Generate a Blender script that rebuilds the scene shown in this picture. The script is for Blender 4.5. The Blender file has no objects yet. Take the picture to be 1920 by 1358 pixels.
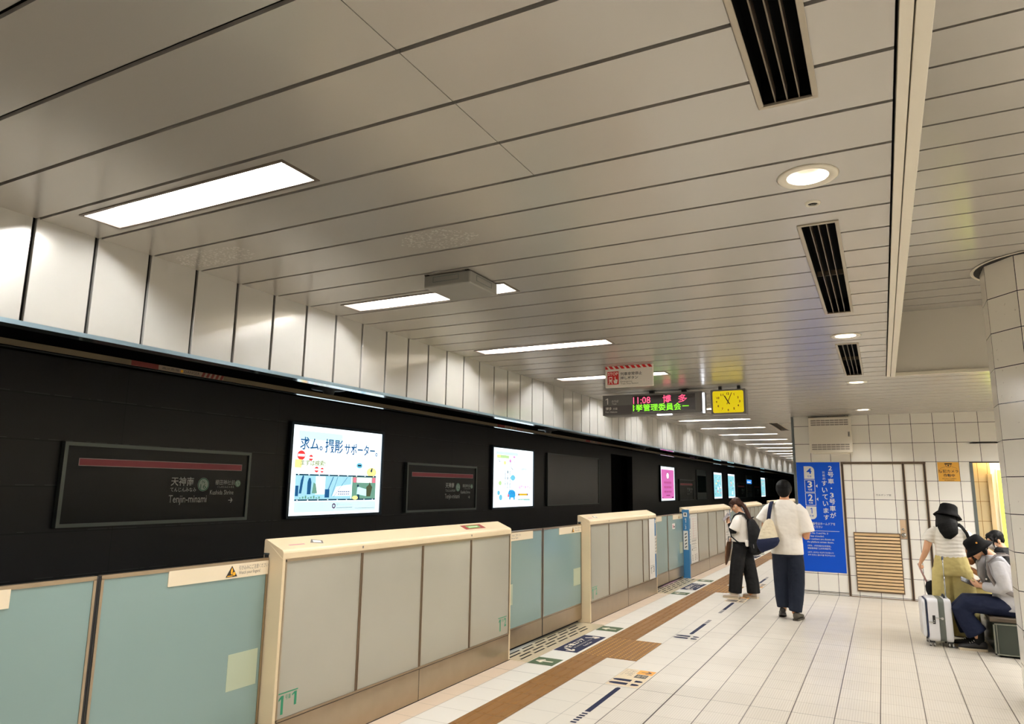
import bpy, bmesh, math, random
from mathutils import Vector, Matrix
random.seed(7)
S = bpy.context.scene
COL = S.collection
PI = math.pi

# ------------------------------------------------------------------ camera
cd = bpy.data.cameras.new('camera')
cam = bpy.data.objects.new('camera', cd); COL.objects.link(cam)
cd.sensor_fit = 'HORIZONTAL'; cd.sensor_width = 36.0; cd.lens = 1314.2 / 1920 * 36.0
cd.clip_start = 0.05; cd.clip_end = 200
YAW, PIT, ROL = [math.radians(v) for v in (27.6211, 100.0837, 0.7833)]
cam.matrix_world = (Matrix.Translation((0, 0, 1.6532)) @ Matrix.Rotation(YAW, 4, 'Z')
                    @ Matrix.Rotation(PIT, 4, 'X') @ Matrix.Rotation(ROL, 4, 'Z'))
S.camera = cam
# ------------------------------------------------------------------ world, exposure
w = bpy.data.worlds.new('world'); S.world = w; w.use_nodes = True
w.node_tree.nodes['Background'].inputs[0].default_value = (0.8, 0.78, 0.74, 1)
w.node_tree.nodes['Background'].inputs[1].default_value = 0.02
S.view_settings.view_transform = 'Standard'; S.view_settings.look = 'None'
S.view_settings.exposure = 0.0; S.view_settings.gamma = 1.0
S.view_settings.use_curve_mapping = False
S.cycles.use_denoising = True
S.cycles.max_bounces = 8; S.cycles.diffuse_bounces = 5; S.cycles.glossy_bounces = 4
S.cycles.sample_clamp_indirect = 6.0
S.cycles.caustics_reflective = False; S.cycles.caustics_refractive = False
S.cycles.use_light_tree = True
TUBE = 215.0          # strip lights
DOWN = 4.5           # glow of the downlight lenses
BEAM = 8.5           # watts of each downlight beam
AD = 1.45             # backlit posters

# ------------------------------------------------------------------ materials
def lin(c):
    return tuple(((v / 255) / 12.92 if v <= 10 else (((v / 255) + 0.055) / 1.055) ** 2.4) for v in c)
MATS = {}
def mat(name, rgb, rough=0.5, metal=0.0, spec=0.5, emit=0, ergb=None, nosample=False, noise=None, bump=None, coat=0):
    m = bpy.data.materials.new(name); m.use_nodes = True; MATS[name] = m
    nt = m.node_tree; b = nt.nodes['Principled BSDF']
    c = (*lin(rgb), 1)
    b.inputs['Base Color'].default_value = c
    b.inputs['Roughness'].default_value = rough
    b.inputs['Metallic'].default_value = metal
    b.inputs['Specular IOR Level'].default_value = spec
    b.inputs['Coat Weight'].default_value = coat
    b.inputs['Coat Roughness'].default_value = 0.08
    if emit:
        b.inputs['Emission Color'].default_value = (*lin(ergb or rgb), 1)
        b.inputs['Emission Strength'].default_value = emit
    if nosample: m.cycles.emission_sampling = 'NONE'
    if noise:   # (scale, amount): mottled wear in the base colour
        g = nt.nodes.new('ShaderNodeNewGeometry'); n = nt.nodes.new('ShaderNodeTexNoise')
        n.inputs['Scale'].default_value = noise[0]; n.inputs['Detail'].default_value = 4
        nt.links.new(g.outputs['Position'], n.inputs['Vector'])
        r = nt.nodes.new('ShaderNodeMapRange'); r.inputs[3].default_value = 1 - noise[1]; r.inputs[4].default_value = 1 + noise[1]
        nt.links.new(n.outputs['Fac'], r.inputs[0])
        x = nt.nodes.new('ShaderNodeVectorMath'); x.operation = 'SCALE'; x.inputs[0].default_value = c[:3]
        nt.links.new(r.outputs[0], x.inputs['Scale']); nt.links.new(x.outputs[0], b.inputs['Base Color'])
    if bump:    # (scale, strength)
        g = nt.nodes.new('ShaderNodeNewGeometry'); n = nt.nodes.new('ShaderNodeTexNoise')
        n.inputs['Scale'].default_value = bump[0]; n.inputs['Detail'].default_value = 5 if len(bump) < 3 else 2
        nt.links.new(g.outputs['Position'], n.inputs['Vector'])
        u = nt.nodes.new('ShaderNodeBump'); u.inputs['Strength'].default_value = bump[1]; u.inputs['Distance'].default_value = 0.01 if len(bump) < 3 else bump[2]
        nt.links.new(n.outputs['Fac'], u.inputs['Height']); nt.links.new(u.outputs[0], b.inputs['Normal'])
    return m
def em(name, rgb, k=1.0):
    """ink or light of a backlit sheet: emits only"""
    return mat(name, rgb, rough=0.6, spec=0.0, emit=k, nosample=True)

class Nodes:
    def __init__(s, m): s.nt = m.node_tree; s.b = s.nt.nodes['Principled BSDF']
    def new(s, t): return s.nt.nodes.new(t)
    def set(s, sock, v):
        if hasattr(v, 'is_linked') or hasattr(v, 'links'): s.nt.links.new(v, sock)
        else: sock.default_value = v
    def m(s, op, a, b=0.0, c=0.0):
        n = s.new('ShaderNodeMath'); n.operation = op
        s.set(n.inputs[0], a); s.set(n.inputs[1], b)
        if op in ('SMOOTH_MIN', 'MULTIPLY_ADD', 'COMPARE', 'WRAP'): s.set(n.inputs[2], c)
        return n.outputs[0]
    def pos(s):
        g = s.new('ShaderNodeNewGeometry'); p = s.new('ShaderNodeSeparateXYZ'); s.nt.links.new(g.outputs['Position'], p.inputs[0])
        s.P = g.outputs['Position']; return p.outputs
    def line(s, x, origin, pitch, width):
        """1 on the joint lines x = origin + k pitch"""
        f = s.m('FRACT', s.m('DIVIDE', s.m('SUBTRACT', x, origin - pitch / 2), pitch))
        return s.m('LESS_THAN', s.m('ABSOLUTE', s.m('SUBTRACT', f, 0.5)), width / pitch / 2)
    def between(s, x, a, b): return s.m('MULTIPLY', s.m('GREATER_THAN', x, a), s.m('LESS_THAN', x, b))
    def cell(s, x, origin, pitch): return s.m('FLOOR', s.m('DIVIDE', s.m('SUBTRACT', x, origin), pitch))
    def mix(s, f, a, b):
        n = s.new('ShaderNodeMix'); n.data_type = 'RGBA'
        s.set(n.inputs[0], f); s.set(n.inputs[6], a); s.set(n.inputs[7], b); return n.outputs[2]
    def noise(s, scale, detail=3):
        n = s.new('ShaderNodeTexNoise'); n.inputs['Scale'].default_value = scale; n.inputs['Detail'].default_value = detail
        s.nt.links.new(s.P, n.inputs['Vector']); return n.outputs['Fac']
    def white(s, a, b):
        c = s.new('ShaderNodeCombineXYZ'); s.set(c.inputs[0], a); s.set(c.inputs[1], b)
        n = s.new('ShaderNodeTexWhiteNoise'); n.noise_dimensions = '2D'; s.nt.links.new(c.outputs[0], n.inputs['Vector']); return n.outputs['Value']
    def bump(s, h, strength=0.3, dist=0.002):
        n = s.new('ShaderNodeBump'); n.inputs['Strength'].default_value = strength; n.inputs['Distance'].default_value = dist
        s.set(n.inputs['Height'], h); s.nt.links.new(n.outputs[0], s.b.inputs['Normal'])
def L4(rgb): return (*lin(rgb), 1)

# ------------------------------------------------------------------ mesh builder
_tc = {}
def text_mesh(s, bold):
    k = (s, bold)
    if k not in _tc:
        c = bpy.data.curves.new('t', 'FONT'); c.body = s; c.offset = bold; c.resolution_u = 2
        o = bpy.data.objects.new('t', c); m = o.to_mesh()
        v = [(p.co.x, p.co.y) for p in m.vertices]; f = [tuple(p.vertices) for p in m.polygons]
        o.to_mesh_clear(); bpy.data.objects.remove(o); bpy.data.curves.remove(c)
        xs = [p[0] for p in v] or [0, 1]; ys = [p[1] for p in v] or [0, 1]
        _tc[k] = (v, f, min(xs), max(xs), min(ys), max(ys))
    return _tc[k]

class MB:
    def __init__(s): s.v = []; s.f = []; s.mi = []; s.sm = []; s.mats = []; s.cur = 0; s.O = Vector((0, 0, 0)); s.U = Vector((1, 0, 0)); s.V = Vector((0, 1, 0)); s.N = Vector((0, 0, 1)); s.smooth = False
    def use(s, m):
        m = MATS[m] if isinstance(m, str) else m
        if m not in s.mats: s.mats.append(m)
        s.cur = s.mats.index(m); return s
    def plane(s, O, U, V, N=None):
        s.O = Vector(O); s.U = Vector(U); s.V = Vector(V); s.N = Vector(N) if N else s.U.cross(s.V); return s
    def p(s, u, v, d=0): return s.O + s.U * u + s.V * v + s.N * d
    def add(s, vs, fs):
        b = len(s.v); s.v += [tuple(x) for x in vs]
        for f in fs: s.f.append(tuple(i + b for i in f)); s.mi.append(s.cur); s.sm.append(s.smooth)
        return s
    def box(s, x0, x1, y0, y1, z0, z1):
        s.add([(x0, y0, z0), (x1, y0, z0), (x1, y1, z0), (x0, y1, z0), (x0, y0, z1), (x1, y0, z1), (x1, y1, z1), (x0, y1, z1)],
              [(0, 3, 2, 1), (4, 5, 6, 7), (0, 1, 5, 4), (1, 2, 6, 5), (2, 3, 7, 6), (3, 0, 4, 7)]); return s
    def slab(s, u0, u1, v0, v1, d0, d1):
        """box in the current plane frame"""
        s.add([s.p(u, v, d) for d in (d0, d1) for (u, v) in ((u0, v0), (u1, v0), (u1, v1), (u0, v1))],
              [(0, 3, 2, 1), (4, 5, 6, 7), (0, 1, 5, 4), (1, 2, 6, 5), (2, 3, 7, 6), (3, 0, 4, 7)]); return s
    def rect(s, u0, u1, v0, v1, d=0): return s.poly([(u0, v0), (u1, v0), (u1, v1), (u0, v1)], d)
    def poly(s, pts, d=0): return s.add([s.p(u, v, d) for u, v in pts], [tuple(range(len(pts)))])
    def prism(s, pts, d0, d1):
        n = len(pts); s.add([s.p(u, v, d) for d in (d0, d1) for u, v in pts],
              [tuple(range(n))[::-1], tuple(range(n, 2 * n))] + [(i, (i + 1) % n, (i + 1) % n + n, i + n) for i in range(n)]); return s
    def disc(s, u, v, ru, rv=None, d=0, n=24): rv = rv or ru; return s.poly([(u + ru * math.cos(2 * PI * i / n), v + rv * math.sin(2 * PI * i / n)) for i in range(n)], d)
    def ring(s, u, v, r0, r1, d=0, n=28, sx=1.0):
        a = [2 * PI * i / n for i in range(n)]
        s.add([s.p(u + sx * r * math.cos(t), v + r * math.sin(t), d) for r in (r0, r1) for t in a], [(i, (i + 1) % n, (i + 1) % n + n, i + n) for i in range(n)]); return s
    def frame(s, u0, u1, v0, v1, t, d0, d1):
        s.slab(u0, u1, v0, v0 + t, d0, d1); s.slab(u0, u1, v1 - t, v1, d0, d1); s.slab(u0, u0 + t, v0 + t, v1 - t, d0, d1); s.slab(u1 - t, u1, v0 + t, v1 - t, d0, d1); return s
    def seg(s, a, b, t, d=0):
        (u0, v0), (u1, v1) = a, b; l = math.hypot(u1 - u0, v1 - v0) or 1; nx, ny = -(v1 - v0) / l * t / 2, (u1 - u0) / l * t / 2
        return s.poly([(u0 - nx, v0 - ny), (u1 - nx, v1 - ny), (u1 + nx, v1 + ny), (u0 + nx, v0 + ny)], d)
    def txt(s, t, u0, u1, v0, v1, d=0.0012, bold=0.0):
        if t == '1':   # drawn by hand: stem and flag
            w_ = (u1 - u0) * 0.36; h_ = v1 - v0
            return s.poly([(u1 - w_, v0), (u1, v0), (u1, v1), (u1 - w_, v1), (u0, v1 - h_ * 0.17), (u0, v1 - h_ * 0.28), (u1 - w_, v1 - h_ * 0.16)], d)
        v, f, a, b, c, e = text_mesh(t, bold); su = (u1 - u0) / max(b - a, 1e-6); sv = (v1 - v0) / max(e - c, 1e-6)
        s.add([s.p(u0 + (x - a) * su, v0 + (y - c) * sv, d) for x, y in v], f); return s
    def line_txt(s, t, u, v, h, d=0.0012, bold=0.0, align='l', sx=1.0):
        """text with em size h, baseline at v"""
        tv, f, a, b, c, e = text_mesh(t, bold); w = (b - a) * h * sx
        u -= 0 if align == 'l' else w / 2 if align == 'c' else w
        s.add([s.p(u + (x - a) * h * sx, v + y * h, d) for x, y in tv], f); return s
    def loft(s, st, n=14, caps=True):
        """st: list of (center, side vector a, side vector b): elliptic rings"""
        b = len(s.v); k = len(st)
        vs = []; 
        for c, A, B in st:
            for i in range(n):
                t = 2 * PI * i / n; vs.append(Vector(c) + Vector(A) * math.cos(t) + Vector(B) * math.sin(t))
        fs = [(j * n + i, j * n + (i + 1) % n, (j + 1) * n + (i + 1) % n, (j + 1) * n + i) for j in range(k - 1) for i in range(n)]
        if caps: fs += [tuple(range(n))[::-1], tuple(range((k - 1) * n, k * n))]
        return s.add(vs, fs)
    def tube(s, pts, r, n=10, flat=1.0, up=(0, 0, 1)):
        """round or flattened tube; the frame is carried along the path so it never twists"""
        pts = [Vector(p) for p in pts]; r = r if isinstance(r, (list, tuple)) else [r] * len(pts); st = []; A = None
        for i, p in enumerate(pts):
            t = (pts[min(i + 1, len(pts) - 1)] - pts[max(i - 1, 0)]).normalized()
            if A is None:
                A = t.cross(Vector(up))
                if A.length < 0.3: A = t.cross(Vector((0, 1, 0)))
                if A.length < 0.3: A = t.cross(Vector((1, 0, 0)))
            A = (A - t * A.dot(t)).normalized(); bb = A.cross(t)
            st.append((p, A * r[i], bb * r[i] * flat))
        return s.loft(st, n)
    def ribbon(s, pts, side, w, th, n=12):
        """strap: flat band of half-width w along side, half-thickness th"""
        pts = [Vector(p) for p in pts]; st = []
        for i, p in enumerate(pts):
            t = (pts[min(i + 1, len(pts) - 1)] - pts[max(i - 1, 0)]).normalized(); A = Vector(side[i] if isinstance(side, list) else side)
            A = (A - t * A.dot(t)).normalized(); st.append((p, A * w, A.cross(t) * th))
        return s.loft(st, n)
    def ball(s, c, rx, ry=None, rz=None, n=14, m=9, R=None):
        ry = ry or rx; rz = rz or rx; st = []; R = R or Matrix.Identity(3)
        X, Y, Z = R @ Vector((1, 0, 0)), R @ Vector((0, 1, 0)), R @ Vector((0, 0, 1))
        for j in range(m + 1):
            a = -PI / 2 + PI * (j + (0.12 if j == 0 else -0.12 if j == m else 0)) / m
            st.append((Vector(c) + Z * rz * math.sin(a), X * rx * math.cos(a), Y * ry * math.cos(a)))
        return s.loft(st, n)
    def cyl(s, a, b, r, n=20, r2=None): return s.tube([a, b], [r, r if r2 is None else r2], n)
    def mesh(s, name):
        me = bpy.data.meshes.new(name); me.from_pydata(s.v, [], s.f)
        for m in s.mats: me.materials.append(m)
        me.polygons.foreach_set('material_index', s.mi); me.polygons.foreach_set('use_smooth', s.sm); me.update(); return me
    def build(s, name, parent=None, bevel=0, segs=2):
        me = s.mesh(name)
        if bevel:
            bm = bmesh.new(); bm.from_mesh(me); bmesh.ops.remove_doubles(bm, verts=bm.verts, dist=1e-5)
            ed = [e for e in bm.edges if len(e.link_faces) == 2 and e.calc_face_angle(0) > 0.5]
            bmesh.ops.bevel(bm, geom=ed, offset=bevel, segments=segs, affect='EDGES', profile=0.5); bm.to_mesh(me); bm.free()
        o = bpy.data.objects.new(name, me); COL.objects.link(o)
        if parent: o.parent = parent
        return o

def tag(o, label=None, cat=None, group=None, kind=None):
    if label: o['label'] = label
    if cat: o['category'] = cat
    if group: o['group'] = group
    if kind: o['kind'] = kind
    return o
def thing(name, label, cat, loc=(0, 0, 0), rz=0, group=None):
    o = bpy.data.objects.new(name, None); COL.objects.link(o); o.location = loc; o.rotation_euler = (0, 0, rz); o.empty_display_size = 0.1
    return tag(o, label, cat, group)
def struct(name, mb, parent=None, **k):
    o = mb.build(name, parent, **k)
    if not parent: o['kind'] = 'structure'
    return o
def copy_tree(o, parent=None):
    c = o.copy(); COL.objects.link(c); c.parent = parent
    for ch in o.children: copy_tree(ch, c)
    return c
ORD = ['first', 'second', 'third', 'fourth', 'fifth', 'sixth', 'seventh', 'eighth', 'ninth', 'tenth', 'eleventh', 'twelfth', 'thirteenth',
       'fourteenth', 'fifteenth', 'sixteenth', 'seventeenth', 'eighteenth', 'nineteenth', 'twentieth']

# fixed measures (metres; camera stands at x=0, y=0)
ZC, ZU = 2.89, 3.59            # low and high ceilings
XD = -3.318                    # platform face of the screen doors
XC, XW = -3.513, -6.0          # cladding above the doors, far track wall
X0, TX = -1.6307, 0.30         # floor joints across
Y0, TY = 6.04, 0.305           # floor joints along
YB = 12.8585                   # tiled wall at the end of the hall
YA, YZ = -7.0, 64.0            # ends of what is built
# ================================================================== materials of the room
mat('ceiling_panel', (184, 179, 172), rough=0.24, metal=0.35, spec=0.5)
N = Nodes(MATS['ceiling_panel']); x, y, z = N.pos()     # dried splashes on two panels near the first strip lights
spot = lambda cx, cy, rx, ry: N.m('LESS_THAN', N.m('ADD', N.m('POWER', N.m('DIVIDE', N.m('SUBTRACT', x, cx), rx), 2.0), N.m('POWER', N.m('DIVIDE', N.m('SUBTRACT', y, cy), ry), 2.0)), N.m('MULTIPLY', N.noise(9, 2), 1.8))
sp = N.m('MULTIPLY', N.m('MAXIMUM', spot(-1.92, 2.85, 0.22, 0.13), spot(-3.2, 2.55, 0.30, 0.12)), N.m('GREATER_THAN', N.noise(70, 3), 0.56))
N.set(N.b.inputs['Base Color'], N.mix(N.m('MULTIPLY', sp, 0.55), L4((184, 179, 172)), L4((232, 226, 214))))
mat('dark_gap', (30, 27, 24), rough=0.8)
mat('cladding', (190, 188, 182), rough=0.22, metal=0.35, noise=(3.0, 0.05))
mat('trim_metal', (150, 166, 174), rough=0.10, metal=1.0)
mat('lip_metal', (120, 140, 150), rough=0.35, metal=0.5)
mat('white_trim', (226, 218, 200), rough=0.35)
mat('void_black', (7, 7, 7), rough=0.9, spec=0.1)
mat('soffit_white', (216, 211, 200), rough=0.5)
mat('warm_tile_plain', (226, 200, 150), rough=0.3)
mat('steel', (168, 152, 130), rough=0.28, metal=0.9, noise=(9, 0.08))
mat('bronze', (132, 112, 92), rough=0.35, metal=0.7)
mat('black_rubber', (18, 16, 16), rough=0.6)
mat('edge_grey', (104, 112, 112), rough=0.35, metal=0.6)

m = mat('floor_tile', (222, 212, 192), rough=0.32, spec=0.5); N = Nodes(m); x, y, z = N.pos()
jx = N.m('MULTIPLY', N.line(x, X0, TX, 0.0075), N.m('MULTIPLY_ADD', N.m('GREATER_THAN', x, X0 - 0.4), 0.55, 0.45)); jy = N.line(y, Y0, TY, 0.0038); thick = N.between(x, X0 - 0.006, X0 + 0.006)
vary = N.white(N.cell(x, X0, TX), N.cell(y, Y0, TY))
near_edge = N.between(x, -3.6, X0 - 5 * TX)
mid = N.between(x, -2.235, 90)
base = N.mix(N.m('MULTIPLY_ADD', vary, 0.35, 0.1), L4((217, 209, 195)), L4((204, 195, 180)))
base = N.mix(N.m('MULTIPLY', N.between(x, -3.131, -2.831), 0.75), base, L4((228, 223, 212)))
base = N.mix(N.m('MULTIPLY', near_edge, 0.8), base, L4((220, 192, 162)))
base = N.mix(N.m('MULTIPLY', N.noise(1.3, 5), 0.22), base, L4((198, 187, 168)))
ribs = N.m('MULTIPLY', N.line(x, X0, 0.0185, 0.0060), N.between(x, X0 - TX, 90))
base = N.mix(N.m('MULTIPLY', ribs, 0.22), base, L4((150, 132, 108)))
base = N.mix(N.m('MULTIPLY', jy, 0.7), base, L4((110, 92, 74)))
dark = N.m('MAXIMUM', N.m('MULTIPLY', jx, 0.9), thick)
dark = N.m('MAXIMUM', dark, N.m('MULTIPLY', N.line(y, Y0, TY * 9, 0.006), 0.8))
base = N.mix(dark, base, L4((62, 50, 42)))
N.set(N.b.inputs['Base Color'], base)
N.bump(N.m('SUBTRACT', 1.0, N.m('MAXIMUM', dark, N.m('MULTIPLY', ribs, 0.5))), 0.35, 0.002)
N.set(N.b.inputs['Roughness'], N.m('MULTIPLY_ADD', N.noise(2.0, 3), 0.25, 0.22))

def tile_mat(name, rgb, horiz, ox, px, oz=2.725, pz=0.3, jw=0.007, joint=(52, 44, 46)):
    m = mat(name, rgb, rough=0.22, spec=0.55); N = Nodes(m); P = N.pos(); h = P[horiz]
    vary = N.white(N.cell(h, ox, px), N.cell(P[2], oz, pz))
    c = N.mix(N.m('MULTIPLY', vary, 0.3), L4(rgb), L4([v * 0.88 for v in rgb]))
    c = N.mix(N.m('MULTIPLY', N.noise(4, 4), 0.12), c, L4([v * 0.75 for v in rgb]))
    j = N.m('MAXIMUM', N.line(h, ox, px, jw), N.line(P[2], oz, pz, jw))
    N.set(N.b.inputs['Base Color'], N.mix(j, c, L4(joint))); N.bump(N.m('SUBTRACT', 1.0, j), 0.4, 0.003)
    return m
tile_mat('wall_tile', (243, 239, 229), 0, X0, 0.30)
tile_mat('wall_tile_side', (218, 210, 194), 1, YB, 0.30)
tile_mat('warm_tile', (228, 204, 156), 0, 1.335, 0.13, joint=(150, 108, 60))

m = mat('track_wall', (15, 15, 16), rough=0.42, spec=0.35); N = Nodes(m); x, y, z = N.pos()
j = N.m('MAXIMUM', N.line(z, 1.238, 0.366, 0.010), N.line(y, 5.80, 1.83, 0.006))
hi = N.line(z, 1.249, 0.366, 0.006)  # highlight along the panel edges, painted into the colour as broken dashes
c = N.mix(N.m('MULTIPLY', N.white(N.cell(y, 5.8, 1.83), N.cell(z, 1.238, 0.366)), 0.5), L4((25, 25, 26)), L4((32, 32, 34)))
c = N.mix(N.m('MULTIPLY', hi, N.m('GREATER_THAN', N.noise(6, 2), 0.48)), c, L4((58, 58, 60)))
N.set(N.b.inputs['Base Color'], N.mix(j, c, L4((3, 3, 3))))

# ================================================================== floor
mb = MB().use('floor_tile'); mb.box(-3.49, 5.0, YA, YZ, -0.30, 0.0)
struct('floor', mb)
mb = MB().use('void_black'); mb.box(-6.4, -3.49, YA, YZ, -1.4, -1.2)
struct('floor_track_bed', mb)

# ================================================================== low ceiling of panels, with cut-outs for lights and vents
FIX_Y = [1.83 + 1.83 * k for k in range(-4, 20)]
VENTS = [(0.36, 2.246), (3.43, 5.30), (6.50, 8.32)]
DOWNS = [2.87, 6.15, 8.90, 12.0]
holes = [(-3.275, -1.975, y0 + 0.004, y0 + 0.206) for y0 in FIX_Y] + [(-0.262, -0.108, a, b) for a, b in VENTS] + [(-0.257, -0.103, y - 0.077, y + 0.077) for y in DOWNS]
holes.append((-1.80, -1.655, 13.85, 15.7))
def panels(mb, x0, x1, ya, yb, z0, z1, org, pitch, gap, holes, seams=()):
    k0 = math.floor((ya - org) / pitch); k1 = math.ceil((yb - org) / pitch)
    for k in range(k0, k1):
        a = max(org + k * pitch + gap / 2, ya); b = min(org + (k + 1) * pitch - gap / 2, yb)
        if b - a < 0.01: continue
        hs = [h for h in holes if h[2] < b and h[3] > a]
        ys = sorted({a, b} | {min(max(v, a), b) for h in hs for v in h[2:]})
        for c, d in zip(ys, ys[1:]):
            if d - c < 1e-4: continue
            xs = [x0]
            for h in sorted(h for h in hs if h[2] < (c + d) / 2 < h[3] and h[1] > x0 and h[0] < x1): xs += [h[0], h[1]]
            xs.append(x1)
            for e, f in zip(xs[::2], xs[1::2]):
                cut = [e] + [q for q in seams if e < q < f and b < 2.4] + [f]
                for g, i in zip(cut, cut[1:]): mb.box(g + (0.0015 if g in seams else 0), i - (0.0015 if i in seams else 0), c, d, z0, z1)
G = 0.018
mb = MB().use('ceiling_panel')
panels(mb, XC, 0.115, YA, YB, ZC, ZC + 0.015, 1.7786, 0.305, G, holes, (-1.158,))
panels(mb, 0.115, 5.0, 8.56, YB, ZC, ZC + 0.015, 1.7786, 0.305, G, [])
panels(mb, XC, -1.31, YB, YZ, ZC, ZC + 0.015, 1.7786, 0.305, G, holes, (-1.158,))
struct('ceiling', mb)
mb = MB().use('dark_gap')
mb.box(-3.66, 0.14, YA, YZ, ZC + 0.16, ZC + 0.18); mb.box(0.14, 5.0, 8.66, YB + 0.2, ZC + 0.16, ZC + 0.18)
struct('ceiling_void', mb)
mb = MB().use('ceiling_panel')
panels(mb, 0.16, 5.0, YA, 8.56, ZU, ZU + 0.015, 3.208, 0.300, G, [])
mb.use('dark_gap'); mb.box(0.12, 5.0, YA, 8.7, ZU + 0.10, ZU + 0.12)
struct('ceiling_high', mb)
# edge of the low ceiling: two pale metal profiles and the upstand behind them
mb = MB().use('white_trim')
mb.box(0.124, 0.158, YA, 8.56, ZC - 0.006, ZC + 0.03); mb.box(0.162, 0.205, YA, 8.56, ZC - 0.010, ZC + 0.03)
mb.box(0.205, 5.0, 8.52, 8.545, ZC - 0.006, ZC + 0.03)
struct('trim_1', mb, bevel=0.002)
mb = MB().use('soffit_white'); mb.box(0.14, 0.185, YA, 8.60, ZC + 0.03, ZU + 0.1); mb.box(0.185, 5.0, 8.56, 8.60, ZC + 0.03, ZU + 0.01)
struct('wall_upstand', mb)

# ================================================================== track side
mb = MB().use('cladding')
k = 0
yy = 1.7656 - 0.3035 * 30
while yy < YZ:
    mb.box(XC - 0.02, XC, yy + 0.009, yy + 0.3035 - 0.009, 2.383, ZC + 0.01); yy += 0.3035
mb.use('dark_gap'); mb.box(XC - 0.05, XC - 0.03, YA, YZ, 2.383, ZC + 0.2)
struct('wall_left', mb, bevel=0.002, segs=1)
mb = MB().use('trim_metal'); mb.box(-3.66, XC + 0.004, YA, YZ, 2.374, 2.383); mb.use('lip_metal'); mb.box(XC + 0.003, XC + 0.008, YA, YZ, 2.362, 2.384)
struct('trim_2', mb)
mb = MB().use('void_black'); mb.box(-3.68, -3.655, YA, YZ, 2.40, ZC + 0.2); mb.box(-6.4, -3.68, YA, YZ, 3.0, 3.1); mb.box(-6.5, -6.4, YA, YZ, -1.4, 3.1)
mb.box(-3.52, -3.50, YA, YZ, -1.3, -0.02)
struct('wall_tunnel', mb)
mb = MB().use('track_wall'); mb.box(XW - 0.15, XW, YA, 16.9, -1.2, 2.66); mb.box(XW - 0.15, XW, 18.6, YZ, -1.2, 2.66); mb.box(XW - 0.15, XW, 16.9, 18.6, 2.50, 2.66)
mb.use('void_black'); mb.box(XW - 0.35, XW - 0.3, 16.7, 18.8, -1.2, 2.6)
struct('wall_track', mb)

# ================================================================== hall walls
OX0, OX1, OZ = 1.235, 2.6, 2.085       # opening to the passage
DX0, DX1, DZ = -0.585, 0.625, 2.125    # service door surround
mb = MB().use('wall_tile')
mb.box(-1.275, OX0 - 0.03, YB, YB + 0.18, 0, ZC + 0.01); mb.box(OX0 - 0.03, OX1, YB, YB + 0.18, OZ + 0.03, ZC + 0.01); mb.box(OX1, 5.0, YB, YB + 0.18, 0, ZC + 0.01)
struct('wall_back', mb)
mb = MB().use('edge_grey'); mb.box(-1.315, -1.277, YB - 0.01, YB + 0.2, 0, ZC)
struct('trim_3', mb)
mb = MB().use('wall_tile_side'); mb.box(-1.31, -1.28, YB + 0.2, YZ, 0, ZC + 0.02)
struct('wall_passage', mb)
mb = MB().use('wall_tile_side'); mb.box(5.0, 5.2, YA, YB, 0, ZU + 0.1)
struct('wall_right', mb)
mb = MB().use('wall_tile'); mb.box(-6.4, 5.0, YA - 0.2, YA, -1.4, ZU + 0.1)
struct('wall_rear', mb)
mb = MB().use('wall_tile'); mb.box(-6.4, -1.28, YZ, YZ + 0.2, -1.4, ZC + 0.2)
struct('wall_far', mb)
mb = MB().use('dark_gap'); mb.box(-1.27, DX0, YB - 0.006, YB, 0.042, 0.050); mb.box(-1.27, DX0, YB - 0.006, YB, 0.0, 0.006); mb.box(DX1, OX0 - 0.03, YB - 0.006, YB, 0.042, 0.050)
mb.use('bronze'); mb.box(DX0, DX1, YB - 0.008, YB, 0.0, 0.012)
struct('baseboard_back', mb)

# passage seen through the opening
mb = MB().use('edge_grey'); mb.box(OX0 - 0.03, OX0 + 0.012, YB - 0.006, YB + 0.34, 0, OZ + 0.03)
mb.use('black_rubber'); mb.box(OX0 - 0.03, OX1, YB - 0.008, YB + 0.02, OZ + 0.02, OZ + 0.034)
struct('trim_4', mb)
mb = MB().use('warm_tile'); mb.box(OX0 + 0.012, 1.50, YB + 0.34, YB + 0.42, 0, 2.4)
mb.use('warm_tile_plain'); mb.box(1.455, 1.512, YB + 0.30, YB + 0.338, 0, OZ - 0.14)
mb.use('soffit_white'); mb.box(1.50, 2.6, YB + 0.55, YB + 0.6, 0, 2.4); mb.box(1.50, 1.507, YB + 0.34, YB + 0.55, 0, 2.4); mb.box(2.6, 2.62, YB + 0.18, YB + 0.6, 0, 2.4)
mb.use('white_trim'); mb.box(OX0, 2.6, YB, YB + 0.55, 2.4, 2.42)
struct('wall_passage_end', mb)

# service door, tiled like the wall
mb = MB().use('bronze').plane((0, YB, 0), (1, 0, 0), (0, 0, 1), (0, -1, 0))
for a in (DX0, DX0 + 0.024, 0.293, 0.318, 0.585, 0.610):
    mb.slab(a, a + 0.012, 0.012, DZ, 0.0, 0.012)
for a in (DZ - 0.034, DZ - 0.012): mb.slab(DX0, DX1, a, a + 0.012, 0.0, 0.012)
mb.use('black_rubber'); mb.slab(DX0 + 0.012, DX0 + 0.024, 0.012, DZ - 0.034, 0, 0.003); mb.slab(0.305, 0.318, 0.012, DZ - 0.034, 0, 0.003); mb.slab(0.597, 0.61, 0.012, DZ - 0.034, 0, 0.003); mb.slab(DX0, DX1, DZ - 0.022, DZ - 0.012, 0, 0.003)
door = struct('door_1', mb)
mat('louver_tan', (206, 174, 128), rough=0.42)
mat('door_plate', (206, 178, 146), rough=0.4)
mb = MB().use('bronze').plane((0, YB, 0), (1, 0, 0), (0, 0, 1), (0, -1, 0)); mb.frame(-0.465, 0.200, 0.088, 1.008, 0.014, 0.0, 0.016)
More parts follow.
